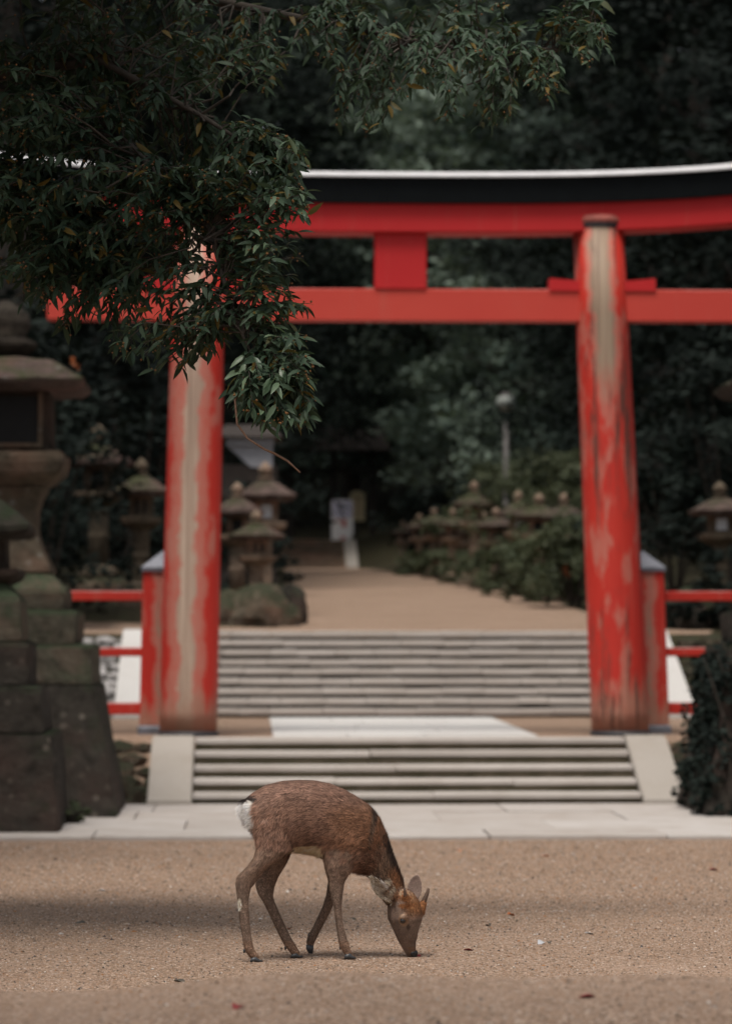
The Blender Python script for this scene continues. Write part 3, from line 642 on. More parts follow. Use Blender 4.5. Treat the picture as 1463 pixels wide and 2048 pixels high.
def build_gate():
    Y = 117.0; x0, x1 = X(520, Y), X(745, Y); zb = float(ground_z((x0 + x1) / 2, Y)); t = empty('timber_gate', ((x0 + x1) / 2, Y, zb)); tag(t, 'dark timber gate with slatted sides at the top of the far stairs', 'gate')
    w = (x1 - x0) / 2
    for xx in (-w, -w * 0.45, w * 0.3, w): box_part('gate_post', (xx - 0.11, -0.11, -0.1), (xx + 0.11, 0.11, 3.3), M['timber'], t, 0.015)
    for zz in (2.4, 3.1): box_part('crossbeam', (-w - 0.3, -0.09, zz), (w + 0.3, 0.09, zz + 0.2), M['timber'], t, 0.015)
    for k in range(14):
        xx = -w + 0.2 + k * 0.155
        if xx < -w * 0.5: box_part('slat', (xx - 0.035, -0.03, 0.0), (xx + 0.035, 0.03, 2.4), M['timber'], t, 0.004)
    V = [(-w - 0.6, -1.0, 3.2), (w + 0.6, -1.0, 3.2), (w + 0.6, 1.0, 3.2), (-w - 0.6, 1.0, 3.2), (-w - 0.4, 0, 4.1), (w + 0.4, 0, 4.1)]
    mk('roof', V, [[0, 1, 5, 4], [2, 3, 4, 5], [1, 2, 5], [3, 0, 4], [3, 2, 1, 0]], M['timber'], t)
build_gate()
def build_hall():
    Y = 68.0; c = P(497, 1100, Y); zb = float(ground_z(c[0], Y)); t = empty('small_hall', (c[0], Y, zb)); tag(t, 'small hall with a grey-white gable half hidden behind the corner lanterns', 'building')
    z = lambda py: zq(py, Y) - zb
    box_part('wall', (-0.6, 0, -0.2), (0.6, 1.6, z(930)), M['timber'], t, 0.02)
    V = [(-0.45, -0.03, z(893)), (0.5, -0.03, z(893)), (0.5, -0.03, z(935)), (0.05, -0.03, z(935))]; V += [(a, 0.03, b) for a, _, b in V]
    mk('gable_board', V, [[0, 3, 2, 1], [4, 5, 6, 7]] + [[i, (i + 1) % 4, 4 + (i + 1) % 4, 4 + i] for i in range(4)], M['wall_white'], t)
    box_part('bargeboard', (-0.47, -0.1, z(893)), (0.52, 0.0, z(876)), M['wall_white'], t, 0.01)
    V = [(-0.7, -0.25, z(875)), (0.7, -0.25, z(875)), (0.7, 1.9, z(875)), (-0.7, 1.9, z(875)), (-0.5, 0.8, z(845)), (0.5, 0.8, z(845))]
    mk('roof', V, [[0, 1, 5, 4], [2, 3, 4, 5], [1, 2, 5], [3, 0, 4], [3, 2, 1, 0]], M['timber'], t)
build_hall()
def build_lamp():
    Y = 87.0; x = X(1012, Y); zb = float(ground_z(x, Y)) - 0.05; t = empty('path_lamp', (x, Y, zb)); tag(t, 'slim grey lamp post with white globe standing behind the lantern row', 'street lamp')
    zt = zq(822, Y) - zb
    mk('pole', *lathe([(0.1, 0), (0.1, 0.3), (0.085, 0.4), (0.07, zt)], 16), M['pole'], t, True)
    g = mk('globe', *lathe([(0.09, 0), (0.2, 0.06), (0.26, 0.2), (0.25, 0.34), (0.15, 0.44), (0.04, 0.47)], 20), M['globe'], t, True, loc=(0, 0, zt))
    mk('globe_cap', *lathe([(0.2, 0.41), (0.13, 0.48), (0.02, 0.52)], 20), M['pole'], g, True)
build_lamp()

# ------------------------------------------------------------------ foliage
def leaf_cloud(C, size, asp, spread_up=0.5, colr=None, per=40, rad=0.6, flat=0.5):
    """rhombus leaves in clumps round the centres C"""
    n = len(C) * per; c = np.repeat(C, per, 0); off = rng.normal(0, 1, (n, 3)); off /= np.linalg.norm(off, axis=1)[:, None]
    off *= (rng.random(n) ** 0.5)[:, None] * rad; off[:, 2] *= flat; p = c + off
    d = rng.normal(0, 1, (n, 3)); d[:, 2] = d[:, 2] * 0.4 - 0.25; d /= np.linalg.norm(d, axis=1)[:, None]
    rad_ = c * np.array([1, 1, 0]); rad_ = rad_ / (np.linalg.norm(rad_, axis=1)[:, None] + 1e-6)
    up = rng.normal(0, 0.5, (n, 3)) + np.array([0, 0, 1.0]) * spread_up * 1.6 + rad_ * 0.9; w = np.cross(d, up); w /= np.linalg.norm(w, axis=1)[:, None] + 1e-9
    L = (size * rng.uniform(0.6, 1.3, n))[:, None]; ww = w * L * asp * 0.5
    V = np.stack([p - d * L * 0.5, p + ww, p + d * L * 0.5, p - ww], 1).reshape(-1, 3)
    F = np.arange(n * 4).reshape(-1, 4)
    k = np.repeat(rng.random(len(C)), per) * 0.6 + rng.random(n) * 0.4
    return V, F, np.repeat(np.stack([k] * 3, -1), 4, 0)
def crown_centres(h0, h1, r, n, conic=False, top=0.25):
    z = rng.uniform(0, 1, n) ** 0.9; a = rng.uniform(0, 6.283, n)
    prof = (1 - z * 0.85) if conic else np.sqrt(np.clip(1 - (2 * z - 0.75) ** 2 / 1.7, 0.05, 1))
    rr = r * prof * (0.45 + 0.55 * rng.random(n) ** 0.5) * (1 + 0.25 * np.sin(a * 3 + z * 9))
    return np.stack([rr * np.cos(a), rr * np.sin(a), h0 + z * (h1 - h0) - 0.1 * rr], -1)
def trunk_mesh(h, r, lean=0.5, limbs=7, reach=3.0):
    mb = MB(); mb.add(*tube([(0, 0, -0.4), (0.05, 0, 0.4), (lean * 0.3, 0.1, h * 0.35), (lean * 0.6, -0.1, h * 0.7), (lean, 0, h)], [r * 1.5, r * 1.1, r * 0.85, r * 0.5, r * 0.1], 10))
    for k in range(limbs):
        a = 6.283 * k / limbs + rng.uniform(-0.3, 0.3); z = h * (0.25 + 0.6 * k / limbs); q = np.array([lean * z / h, 0, z]); d = np.array([math.cos(a), math.sin(a), 0.5]) * reach * (1.1 - 0.6 * k / limbs)
        mb.add(*tube([q, q + d * 0.5 + [0, 0, 0.1], q + d], [r * 0.38, r * 0.22, r * 0.05], 6))
    return mb
TRUNK = []; CROWN = []; CROWND = []
for i in range(3):
    t = trunk_mesh(15 + 2 * i, 0.32 + 0.05 * i, 0.6 - 0.4 * i); TRUNK.append(mesh_data('trunk', t.V, t.F, M['bark_forest'], True))
    V, F, c = leaf_cloud(crown_centres(1.6, 17 + 2 * i, 3.9, 230), 0.27, 0.5, 0.6, per=110, rad=0.95, flat=0.5); CROWN.append(mesh_data('crown', V, F, M['forest'], False, c))
    V, F, c = leaf_cloud(crown_centres(1.2 + i, 19 + 2 * i, 4.2, 250, i == 2), 0.22, 0.42, 0.4, per=100, rad=0.9, flat=0.5); CROWND.append(mesh_data('crown', V, F, M['forest_dark'], False, c))
trees = [  # px at horizon, Y, scale, dark?, label tail
    (700, 126, 1.15, 0), (860, 124, 1.25, 0), (1000, 112, 1.15, 0), (800, 138, 1.35, 0), (600, 134, 1.3, 0), (930, 142, 1.4, 0), (560, 124, 1.2, 0),
    (1090, 100, 1.1, 0), (1190, 94, 1.1, 0), (1300, 86, 1.2, 1), (1400, 78, 1.1, 1), (1480, 92, 1.3, 1), (1260, 108, 1.35, 1), (1420, 112, 1.5, 1), (1120, 122, 1.4, 0), (1530, 72, 1.2, 1),
    (420, 96, 1.15, 1), (330, 86, 1.1, 1), (220, 78, 1.1, 1), (110, 84, 1.2, 1), (20, 74, 1.1, 1), (-90, 84, 1.3, 1), (470, 112, 1.3, 1), (260, 108, 1.4, 1), (60, 110, 1.5, 1), (385, 126, 1.5, 1), (1010, 152, 1.8, 0), (1180, 148, 1.8, 1), (760, 156, 1.8, 0), (640, 150, 1.8, 1), (120, 142, 1.9, 1), (-60, 132, 1.9, 1), (300, 146, 1.9, 1)]
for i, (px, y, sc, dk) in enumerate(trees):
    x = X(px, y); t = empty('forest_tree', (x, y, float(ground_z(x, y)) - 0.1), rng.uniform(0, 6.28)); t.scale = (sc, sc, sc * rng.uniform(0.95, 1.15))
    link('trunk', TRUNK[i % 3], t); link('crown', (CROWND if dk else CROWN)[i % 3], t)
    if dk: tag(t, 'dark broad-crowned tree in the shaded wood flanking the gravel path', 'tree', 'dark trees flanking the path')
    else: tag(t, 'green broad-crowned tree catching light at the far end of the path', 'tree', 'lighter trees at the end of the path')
# the wood also closes in on both sides of the steps, just outside the frame
for i, (x, y, sc) in enumerate([(-9.0, 21, 0.9), (11.2, 22, 0.95), (-9.6, 33, 1.0), (-9.9, 41, 1.05), (-9.5, 26, 1.05), (-10.2, 50, 1.1), (13.2, 34, 1.05), (14.4, 44, 1.1), (15.0, 54, 1.1), (13.5, 63, 1.2), (-10, 60, 1.2)]):  # first two trees added to darken the ground at both edges
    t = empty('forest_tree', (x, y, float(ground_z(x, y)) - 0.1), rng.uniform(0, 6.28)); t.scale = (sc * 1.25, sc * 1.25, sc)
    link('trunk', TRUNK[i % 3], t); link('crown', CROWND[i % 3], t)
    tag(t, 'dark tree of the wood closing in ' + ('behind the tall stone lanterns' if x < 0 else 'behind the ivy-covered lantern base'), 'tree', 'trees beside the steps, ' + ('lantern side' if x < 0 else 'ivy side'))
def shrub(label, px, y, r, h, mat, n=40, size=0.14, name='shrub', per=40, dz=0.0, asp=0.4):
    x = X(px, y) if not isinstance(px, tuple) else px[0]; z = float(ground_z(x, y)); t = empty(name, (x, y, z + dz)); tag(t, label, 'shrub')
    mb = MB()
    for k in range(6):
        a = k * 1.05; mb.add(*tube([(0.04 * math.cos(a), 0.04 * math.sin(a), -0.1), (r * 0.3 * math.cos(a), r * 0.3 * math.sin(a), h * 0.4), (r * 0.6 * math.cos(a), r * 0.6 * math.sin(a), h * 0.8)], [0.03, 0.02, 0.006], 5))
    mb.build('stems', M['bark'], t)
    C = crown_centres(0.12 * h, h, r, n); V, F, c = leaf_cloud(C, size, asp, 0.7, per=per, rad=r * 0.3, flat=0.7); mk('foliage', V, F, M[mat], t, False, c)
shrub('loose leafy shrub rising over the path lanterns nearest the cracked pillar', 1085, 76.0, 1.6, 3.0, 'hedge', 90, 0.15, per=60)
shrub('tall leafy shrub over the first path lantern right behind the cracked pillar', 1150, 70.0, 1.1, 2.9, 'hedge', 70, 0.15, per=60)
shrub('ferny mound at the path edge just behind the cracked torii pillar', 1150, 61.5, 0.95, 1.7, 'hedge', 60, 0.13, 'fern_clump', 60)
shrub('ferny mound spilling over the path edge in front of the second path lantern', 1088, 64.5, 0.8, 1.35, 'hedge', 50, 0.13, 'fern_clump', 60)
shrub('ferny clump at the path edge beside the third path lantern', 1028, 69.0, 0.75, 1.1, 'hedge', 40, 0.13, 'fern_clump', 60)
shrub('fern clump between the tallest path lantern and the ferny mounds', 982, 74.0, 0.6, 0.95, 'hedge', 30, 0.13, 'fern_clump', 54)
shrub('creeper patch at the foot of the tallest path lantern', 930, 81.5, 0.6, 0.8, 'hedge', 28, 0.14, 'fern_clump', 50)
shrub('creeper patch at the feet of the middle path lanterns', 880, 87.5, 0.6, 0.75, 'hedge', 26, 0.14, 'fern_clump', 50)
shrub('creeper patch at the feet of the farthest path lanterns', 834, 94.5, 0.7, 0.7, 'hedge', 26, 0.15, 'fern_clump', 50)
shrub('leafy shrub behind the middle of the path lantern row', 985, 90.0, 1.5, 2.9, 'hedge', 50, 0.24)
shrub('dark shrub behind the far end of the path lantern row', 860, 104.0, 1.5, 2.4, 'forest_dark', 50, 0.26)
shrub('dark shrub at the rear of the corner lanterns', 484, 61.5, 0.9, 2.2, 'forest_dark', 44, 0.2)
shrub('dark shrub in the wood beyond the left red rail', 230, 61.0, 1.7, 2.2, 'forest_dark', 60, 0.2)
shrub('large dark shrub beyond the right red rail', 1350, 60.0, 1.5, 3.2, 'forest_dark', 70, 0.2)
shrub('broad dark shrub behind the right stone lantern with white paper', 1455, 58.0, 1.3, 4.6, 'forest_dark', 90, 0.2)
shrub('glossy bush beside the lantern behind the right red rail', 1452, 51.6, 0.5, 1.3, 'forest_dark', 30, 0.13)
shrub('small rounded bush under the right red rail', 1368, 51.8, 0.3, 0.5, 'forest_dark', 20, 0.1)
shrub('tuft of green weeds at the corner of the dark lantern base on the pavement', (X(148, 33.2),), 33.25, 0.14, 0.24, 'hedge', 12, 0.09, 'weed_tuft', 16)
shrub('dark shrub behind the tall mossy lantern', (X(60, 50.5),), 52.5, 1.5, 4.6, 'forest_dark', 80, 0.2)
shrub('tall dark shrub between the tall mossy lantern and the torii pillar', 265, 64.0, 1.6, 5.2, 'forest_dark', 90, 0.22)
def ivy(label, cx, cy, hw, h, top, n):
    """leaves clinging to the faces of the right-hand lantern base"""
    t = empty('ivy', (cx, cy, 0.0)); tag(t, label, 'ivy'); C = []
    for k in range(n):
        z = rng.random() ** 0.8 * h; w = hw * (1 - 0.2 * z / h) + 0.05
        if rng.random() < 0.55: C.append((rng.uniform(-w, w), -w, z))
        else: C.append((-w, rng.uniform(-w, w * 0.6), z))
    for k in range(n // 4): C.append((rng.uniform(-hw, hw) * 0.8, rng.uniform(-hw, hw) * 0.8, h + 0.05))
    V, F, c = leaf_cloud(np.array(C), 0.10, 0.7, 0.3, per=22, rad=0.16, flat=0.9); mk('foliage', V, F, M['forest_dark'], t, False, c)
    mb = MB()
    for k in range(10):
        x = rng.uniform(-hw, hw); mb.add(*tube([(x, -hw - 0.03, 0), (x + rng.normal(0, 0.1), -hw * 0.93 - 0.03, h * 0.5), (x + rng.normal(0, 0.2), -hw * 0.85, h)], [0.02, 0.014, 0.006], 5))
    mb.build('stems', M['bark'], t)
_rx = float(P(1612, 1280, 35.7)[0]); ivy('dark ivy cloaking the stepped stone base right of the lower steps', _rx, 35.7, 1.28, 1.75, 0, 130)

# ------------------------------------------------------------------ overhanging tree in front of the torii
def leaf_shape(L=0.074, Wd=0.0215, fold=0.3, droop=0.012):
    T = [0, 0.22, 0.5, 0.78, 1.0]; Wf = [0.06, 0.8, 1.0, 0.62, 0.03]; V = []; F = []
    for t, w in zip(T, Wf):
        x = t * L; z = -droop * t * t * 2; hw = w * Wd / 2
        V += [(x, -hw, z + fold * hw), (x, 0, z), (x, hw, z + fold * hw)]
    for i in range(4):
        a = i * 3; F += [[a, a + 3, a + 4, a + 1], [a + 1, a + 4, a + 5, a + 2]]
    return np.array(V), F
LEAFV, LEAFF = leaf_shape()
def build_overhang():
    base = np.array([X(-900, 17.0), 17.0, 0.0]); base[2] = float(ground_z(base[0], base[1]))
    t = empty('evergreen_tree', base); O = base; tag(t, 'evergreen tree whose leafy berried boughs hang down in front of the torii', 'tree')
    def Q(px, py, y): return P(px, py, y) - O
    # trunk and limbs, in metres from the tree's foot
    top = Q(-620, -700, 16.8)
    mb = MB(); mb.add(*tube([(0, 0, -0.3), (0.02, 0, 0.5), Q(-840, 900, 17), Q(-760, 300, 16.9), top, Q(-560, -1500, 16.6)], [0.34, 0.27, 0.22, 0.19, 0.14, 0.05], 14)); mb.build('trunk', M['bark'], t, True)
    limbs = {
        'A': ([Q(-770, 350, 16.9), Q(-400, 180, 16.3), Q(-60, 160, 15.6), Q(230, 260, 15.0), Q(420, 460, 14.6), Q(470, 640, 14.4), Q(530, 760, 14.3)], [0.09, 0.06, 0.035, 0.02, 0.013, 0.008, 0.004]),
        'B': ([Q(-720, -60, 16.9), Q(-300, -160, 16.8), Q(150, -60, 16.6), Q(520, 20, 16.4), Q(820, 80, 16.3), Q(1040, 120, 16.2), Q(1190, 80, 16.2)], [0.1, 0.065, 0.035, 0.022, 0.014, 0.008, 0.004]),
        'C': ([Q(-790, 560, 16.9), Q(-420, 420, 16.2), Q(-120, 380, 15.6), Q(120, 460, 15.2), Q(260, 560, 15.0)], [0.08, 0.05, 0.028, 0.014, 0.005]),
        'D': ([Q(-60, 160, 15.6), Q(200, 120, 15.3), Q(400, 230, 15.0), Q(560, 330, 14.7)], [0.03, 0.02, 0.012, 0.004]),
        'F': ([Q(-640, -400, 16.8), Q(-250, -170, 15.0), Q(150, -190, 14.5), Q(400, -240, 14.4)], [0.1, 0.07, 0.04, 0.01]),
        'G': ([Q(-640, -700, 16.8), Q(0, -520, 15.6), Q(520, -450, 15.3)], [0.1, 0.06, 0.01]),
        'H': ([Q(-700, 100, 16.9), Q(-450, -100, 15.0), Q(-150, -220, 13.9), Q(250, -260, 13.6)], [0.1, 0.06, 0.03, 0.01]),
        'E': ([Q(-650, -560, 16.8), Q(-200, -420, 16.4), Q(300, -300, 16.2), Q(800, -220, 16.2)], [0.12, 0.08, 0.05, 0.01])}
    for k, (pts, rad) in limbs.items(): mk('limb', *tube(pts, rad, 9), M['bark'], t, True)
    allp = []
    for pts, rad in limbs.values():
        for a, b in zip(pts[:-1], pts[1:]):
            for f in np.linspace(0, 1, 8): allp.append(a + (b - a) * f)
    allp = np.array(allp[16:])
    # regions of foliage (pixel boxes of the photograph turned into metres at their depth): centre, half size, depth range, count
    reg = [(50, 310, 90, 55, 15.0, 0.4, 40), (40, 420, 70, 60, 15.1, 0.4, 24), (230, 400, 240, 75, 15.0, 0.6, 90), (120, 420, 150, 90, 15.4, 0.6, 50), (430, 380, 130, 70, 14.8, 0.4, 40), (200, 330, 260, 170, 15.2, 0.8, 100), (110, 480, 190, 120, 15.2, 0.7, 64), (330, 500, 170, 110, 14.9, 0.5, 66), (500, 330, 110, 90, 14.7, 0.4, 50),
           (575, 400, 55, 70, 14.4, 0.25, 26), (530, 520, 75, 70, 14.4, 0.3, 22), (560, 625, 70, 34, 14.3, 0.2, 13), (565, 720, 62, 60, 14.2, 0.2, 32), (565, 825, 66, 34, 14.15, 0.15, 30), (612, 775, 22, 40, 14.1, 0.1, 10), (500, 790, 45, 55, 14.2, 0.15, 16),
           (420, 660, 90, 50, 14.5, 0.3, 20), (330, 700, 90, 40, 14.6, 0.3, 17), (190, 590, 130, 45, 14.9, 0.3, 18), (50, 560, 70, 60, 15.1, 0.4, 16), (260, 690, 60, 34, 14.9, 0.2, 7), (130, 640, 60, 25, 15.0, 0.2, 5),
           (460, 120, 110, 70, 15.6, 0.6, 24), (220, 110, 260, 120, 15.8, 0.7, 90), (60, 200, 90, 120, 15.0, 0.4, 26), (700, 60, 130, 60, 16.1, 0.5, 22), (760, 170, 110, 50, 16.0, 0.4, 22),
           (940, 130, 130, 55, 16.0, 0.4, 26), (950, 225, 70, 30, 15.9, 0.25, 11), (720, 240, 55, 25, 15.9, 0.2, 7), (1100, 170, 35, 40, 15.9, 0.2, 9), (1190, 90, 25, 45, 15.9, 0.2, 9), (1080, 60, 90, 45, 16.2, 0.3, 12), (900, 30, 150, 40, 16.3, 0.4, 12),
           # above and beside the frame: the rest of the crown, which shades what hangs below
           (-60, -200, 440, 120, 15.4, 1.6, 230), (-150, -420, 560, 140, 15.4, 2.2, 190), (950, -180, 300, 110, 16.6, 0.8, 24), (-350, 100, 260, 350, 15.6, 1.4, 170), (-500, -600, 600, 200, 16.2, 2.0, 140), (-300, 560, 200, 160, 15.6, 0.9, 50)]
    Vs = []; Fs = []; Cs = []; nv = 0; cand = []; tw = MB(); be = MB()
    oct_v = np.array([[1, 0, 0], [0, 1, 0], [-1, 0, 0], [0, -1, 0], [0, 0, 1], [0, 0, -1]]) * 0.0055
    oct_f = [[0, 1, 4], [1, 2, 4], [2, 3, 4], [3, 0, 4], [1, 0, 5], [2, 1, 5], [3, 2, 5], [0, 3, 5]]
    for (cx, cy, hx, hy, yd, dd, n) in reg:
        inframe = -60 < cx < 1300 and cy > -60
        for _ in range(n):
            a = rng.uniform(0, 6.283); q = rng.random() ** 0.5
            tip = Q(cx + hx * q * math.cos(a), cy + hy * q * math.sin(a), yd + rng.uniform(-dd, dd))
            j = np.argsort(((allp - tip) ** 2).sum(1))[rng.integers(0, 4)]; src = allp[j]
            d = tip - src; L = np.linalg.norm(d) + 1e-6
            if not inframe and L > 0.6: tip = src + d / L * rng.uniform(0.2, 0.6); d = tip - src; L = np.linalg.norm(d)
            d /= L; Lt = min(L, rng.uniform(0.28, 0.5))
            st = tip - d * Lt + np.array([0, 0, 0.06 * Lt]); mid = (st + tip) / 2 + rng.normal(0, 0.02, 3) + np.array([0, 0, 0.05])
            if L > Lt: tw.add(*tube([src, (src + st) / 2 + rng.normal(0, 0.04, 3) + np.array([0, 0, 0.05 * L]), st, mid, tip], [0.008, 0.006, 0.0045, 0.003, 0.0015], 5))
            else: tw.add(*tube([st, mid, tip], [0.0045, 0.003, 0.0015], 5))
            nl = rng.integers(13, 20) if inframe else 12
            for k in range(nl):
                f = 0.15 + 0.85 * (k / (nl - 1)) ** 0.7; p = st + (tip - st) * f + (mid - (st + tip) / 2) * 4 * f * (1 - f)
                az = k * 2.4 + rng.uniform(-0.5, 0.5); side = np.array([math.cos(az), math.sin(az), 0.0])
                dirv = d * 0.5 + side * 0.85 + np.array([0, 0, -0.38 + rng.normal(0, 0.38)]); dirv /= np.linalg.norm(dirv)
                upv = np.array([0, -0.15, 1.0]) + rng.normal(0, 0.5, 3); y_ = np.cross(upv, dirv); y_ /= np.linalg.norm(y_) + 1e-9; z_ = np.cross(dirv, y_)
                s = rng.uniform(0.75, 1.25) * (1.0 if inframe else 1.5); Mx = np.stack([dirv * s, y_ * s, z_ * s], 1)
                if inframe: cand.append((p, Mx, s, cx, cy))
                else:
                    Vs.append(LEAFV @ Mx.T + p); Fs += [[i + nv for i in ff] for ff in LEAFF]; nv += len(LEAFV); Cs.append(np.full((len(LEAFV), 3), rng.random()))
            if inframe and rng.random() < 0.6:
                for _b in range(rng.integers(2, 6)): be.add(oct_v * rng.uniform(0.7, 1.3) + tip + rng.normal(0, 0.018, 3), oct_f)
    # the 300 leaves that show largest (the boughs' front edge) are single parts
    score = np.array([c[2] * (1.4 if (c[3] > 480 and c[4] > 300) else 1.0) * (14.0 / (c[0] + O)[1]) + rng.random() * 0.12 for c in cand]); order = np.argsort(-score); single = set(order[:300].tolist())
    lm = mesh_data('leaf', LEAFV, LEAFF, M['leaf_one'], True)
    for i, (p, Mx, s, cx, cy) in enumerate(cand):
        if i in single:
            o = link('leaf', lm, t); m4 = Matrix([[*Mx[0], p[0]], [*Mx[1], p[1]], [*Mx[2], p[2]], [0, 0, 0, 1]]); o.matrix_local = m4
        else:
            Vs.append(LEAFV @ Mx.T + p); Fs += [[q + nv for q in ff] for ff in LEAFF]; nv += len(LEAFV); Cs.append(np.full((len(LEAFV), 3), rng.random() if cx < 420 else 0.35 + 0.65 * rng.random()))  # right-hand boughs get paler leaves, light put into their colour
    # unseen boughs added above the view to shade the hanging leaves and left gravel
    for (a, b) in (((-2.8, 16.2, 5.6), (-0.35, 14.3, 5.35)), ((-2.8, 16.2, 6.0), (-0.7, 13.9, 5.7)), ((-2.8, 16.4, 5.8), (-0.3, 15.6, 5.8)), ((-2.8, 16.2, 5.3), (-1.2, 13.4, 5.4)), ((-2.9, 16.2, 4.9), (-2.0, 11.6, 5.4)), ((-3.1, 16.4, 5.6), (-2.9, 10.6, 5.6)), ((-2.8, 16.4, 6.4), (-1.0, 13.4, 6.6)), ((-3.0, 16.2, 4.6), (-3.4, 12.4, 4.9)), ((-2.8, 16.2, 5.4), (-0.4, 14.6, 5.7))):
        a = np.array(a) - O; b = np.array(b) - O; mk('limb', *tube([a, (a + b) / 2 + [0, 0, 0.25], b], [0.08, 0.05, 0.01], 8), M['bark'], t, True)
        C = a + (b - a) * rng.uniform(0.1, 1.0, 46)[:, None] + rng.normal(0, 1, (46, 3)) * [0.55, 0.55, 0.22]
        Vq, Fq, cq = leaf_cloud(C, 0.10, 0.32, 0.7, per=46, rad=0.38, flat=0.6)
        Vs.append(Vq); Fs += (Fq + nv).tolist(); nv += len(Vq); Cs.append(cq)
    cr = mk('crown', np.concatenate(Vs), Fs, M['leaf'], t, True, np.concatenate(Cs)); cr['kind'] = 'stuff'
    o = tw.build('twigs', M['bark'], t); o['kind'] = 'stuff'
    o = be.build('berries', M['berry'], t); o['kind'] = 'stuff'
    pts = [Q(500, 740, 14.3), Q(470, 800, 14.25), Q(474, 848, 14.2), Q(495, 877, 14.15), Q(530, 899, 14.1), Q(547, 906, 14.1), Q(575, 922, 14.08), Q(600, 945, 14.05)]
    mk('bare_twig', *tube(pts, [0.006, 0.0055, 0.005, 0.0045, 0.005, 0.0055, 0.005, 0.003], 7), M['twig'], t, True)['label'] = 'bare brown twig hanging below the leaves'
build_overhang()
def shade_tree():  # out-of-view tree added to cast shade on the near gravel
    b = np.array([-4.6, 4.6, 0.0]); b[2] = float(ground_z(b[0], b[1])); t = empty('evergreen_tree', b); tag(t, 'evergreen tree whose high boughs arch over the near gravel bank', 'tree')
    mb = MB(); mb.add(*tube([(0, 0, -0.3), (0.05, 0, 0.6), (0.1, 0.1, 3.0), (0.1, 0.2, 6.5)], [0.36, 0.27, 0.2, 0.06], 12)); mb.build('trunk', M['bark'], t, True)
    Vs = []; Fs = []; Cs = []; nv = 0
    for p, q in (((0.1, 0.1, 3.2), (5.2, 2.2, 4.0)), ((0.1, 0.1, 3.6), (7.4, 1.4, 4.4)), ((0.1, 0.1, 3.4), (2.6, 3.6, 4.1)), ((0.1, 0.1, 4.2), (4.2, 3.2, 4.9)), ((0.1, 0.1, 4.6), (6.6, 3.0, 5.0)), ((0.1, 0.1, 4.4), (5.6, 0.6, 4.6)), ((0.1, 0.1, 4.0), (7.6, 2.6, 4.6)), ((0.1, 0.1, 4.4), (3.6, 2.4, 4.5))):
        p = np.array(p); q = np.array(q); mk('limb', *tube([p, (p + q) / 2 + [0, 0, 0.3], q], [0.11, 0.06, 0.012], 8), M['bark'], t, True)
        C = p + (q - p) * rng.uniform(0.2, 1.02, 60)[:, None] + rng.normal(0, 1, (60, 3)) * [0.5, 0.5, 0.2]
        Vq, Fq, cq = leaf_cloud(C, 0.10, 0.32, 0.7, per=46, rad=0.4, flat=0.6); Vs.append(Vq); Fs += (Fq + nv).tolist(); nv += len(Vq); Cs.append(cq)
    mk('crown', np.concatenate(Vs), Fs, M['leaf'], t, False, np.concatenate(Cs))
shade_tree()

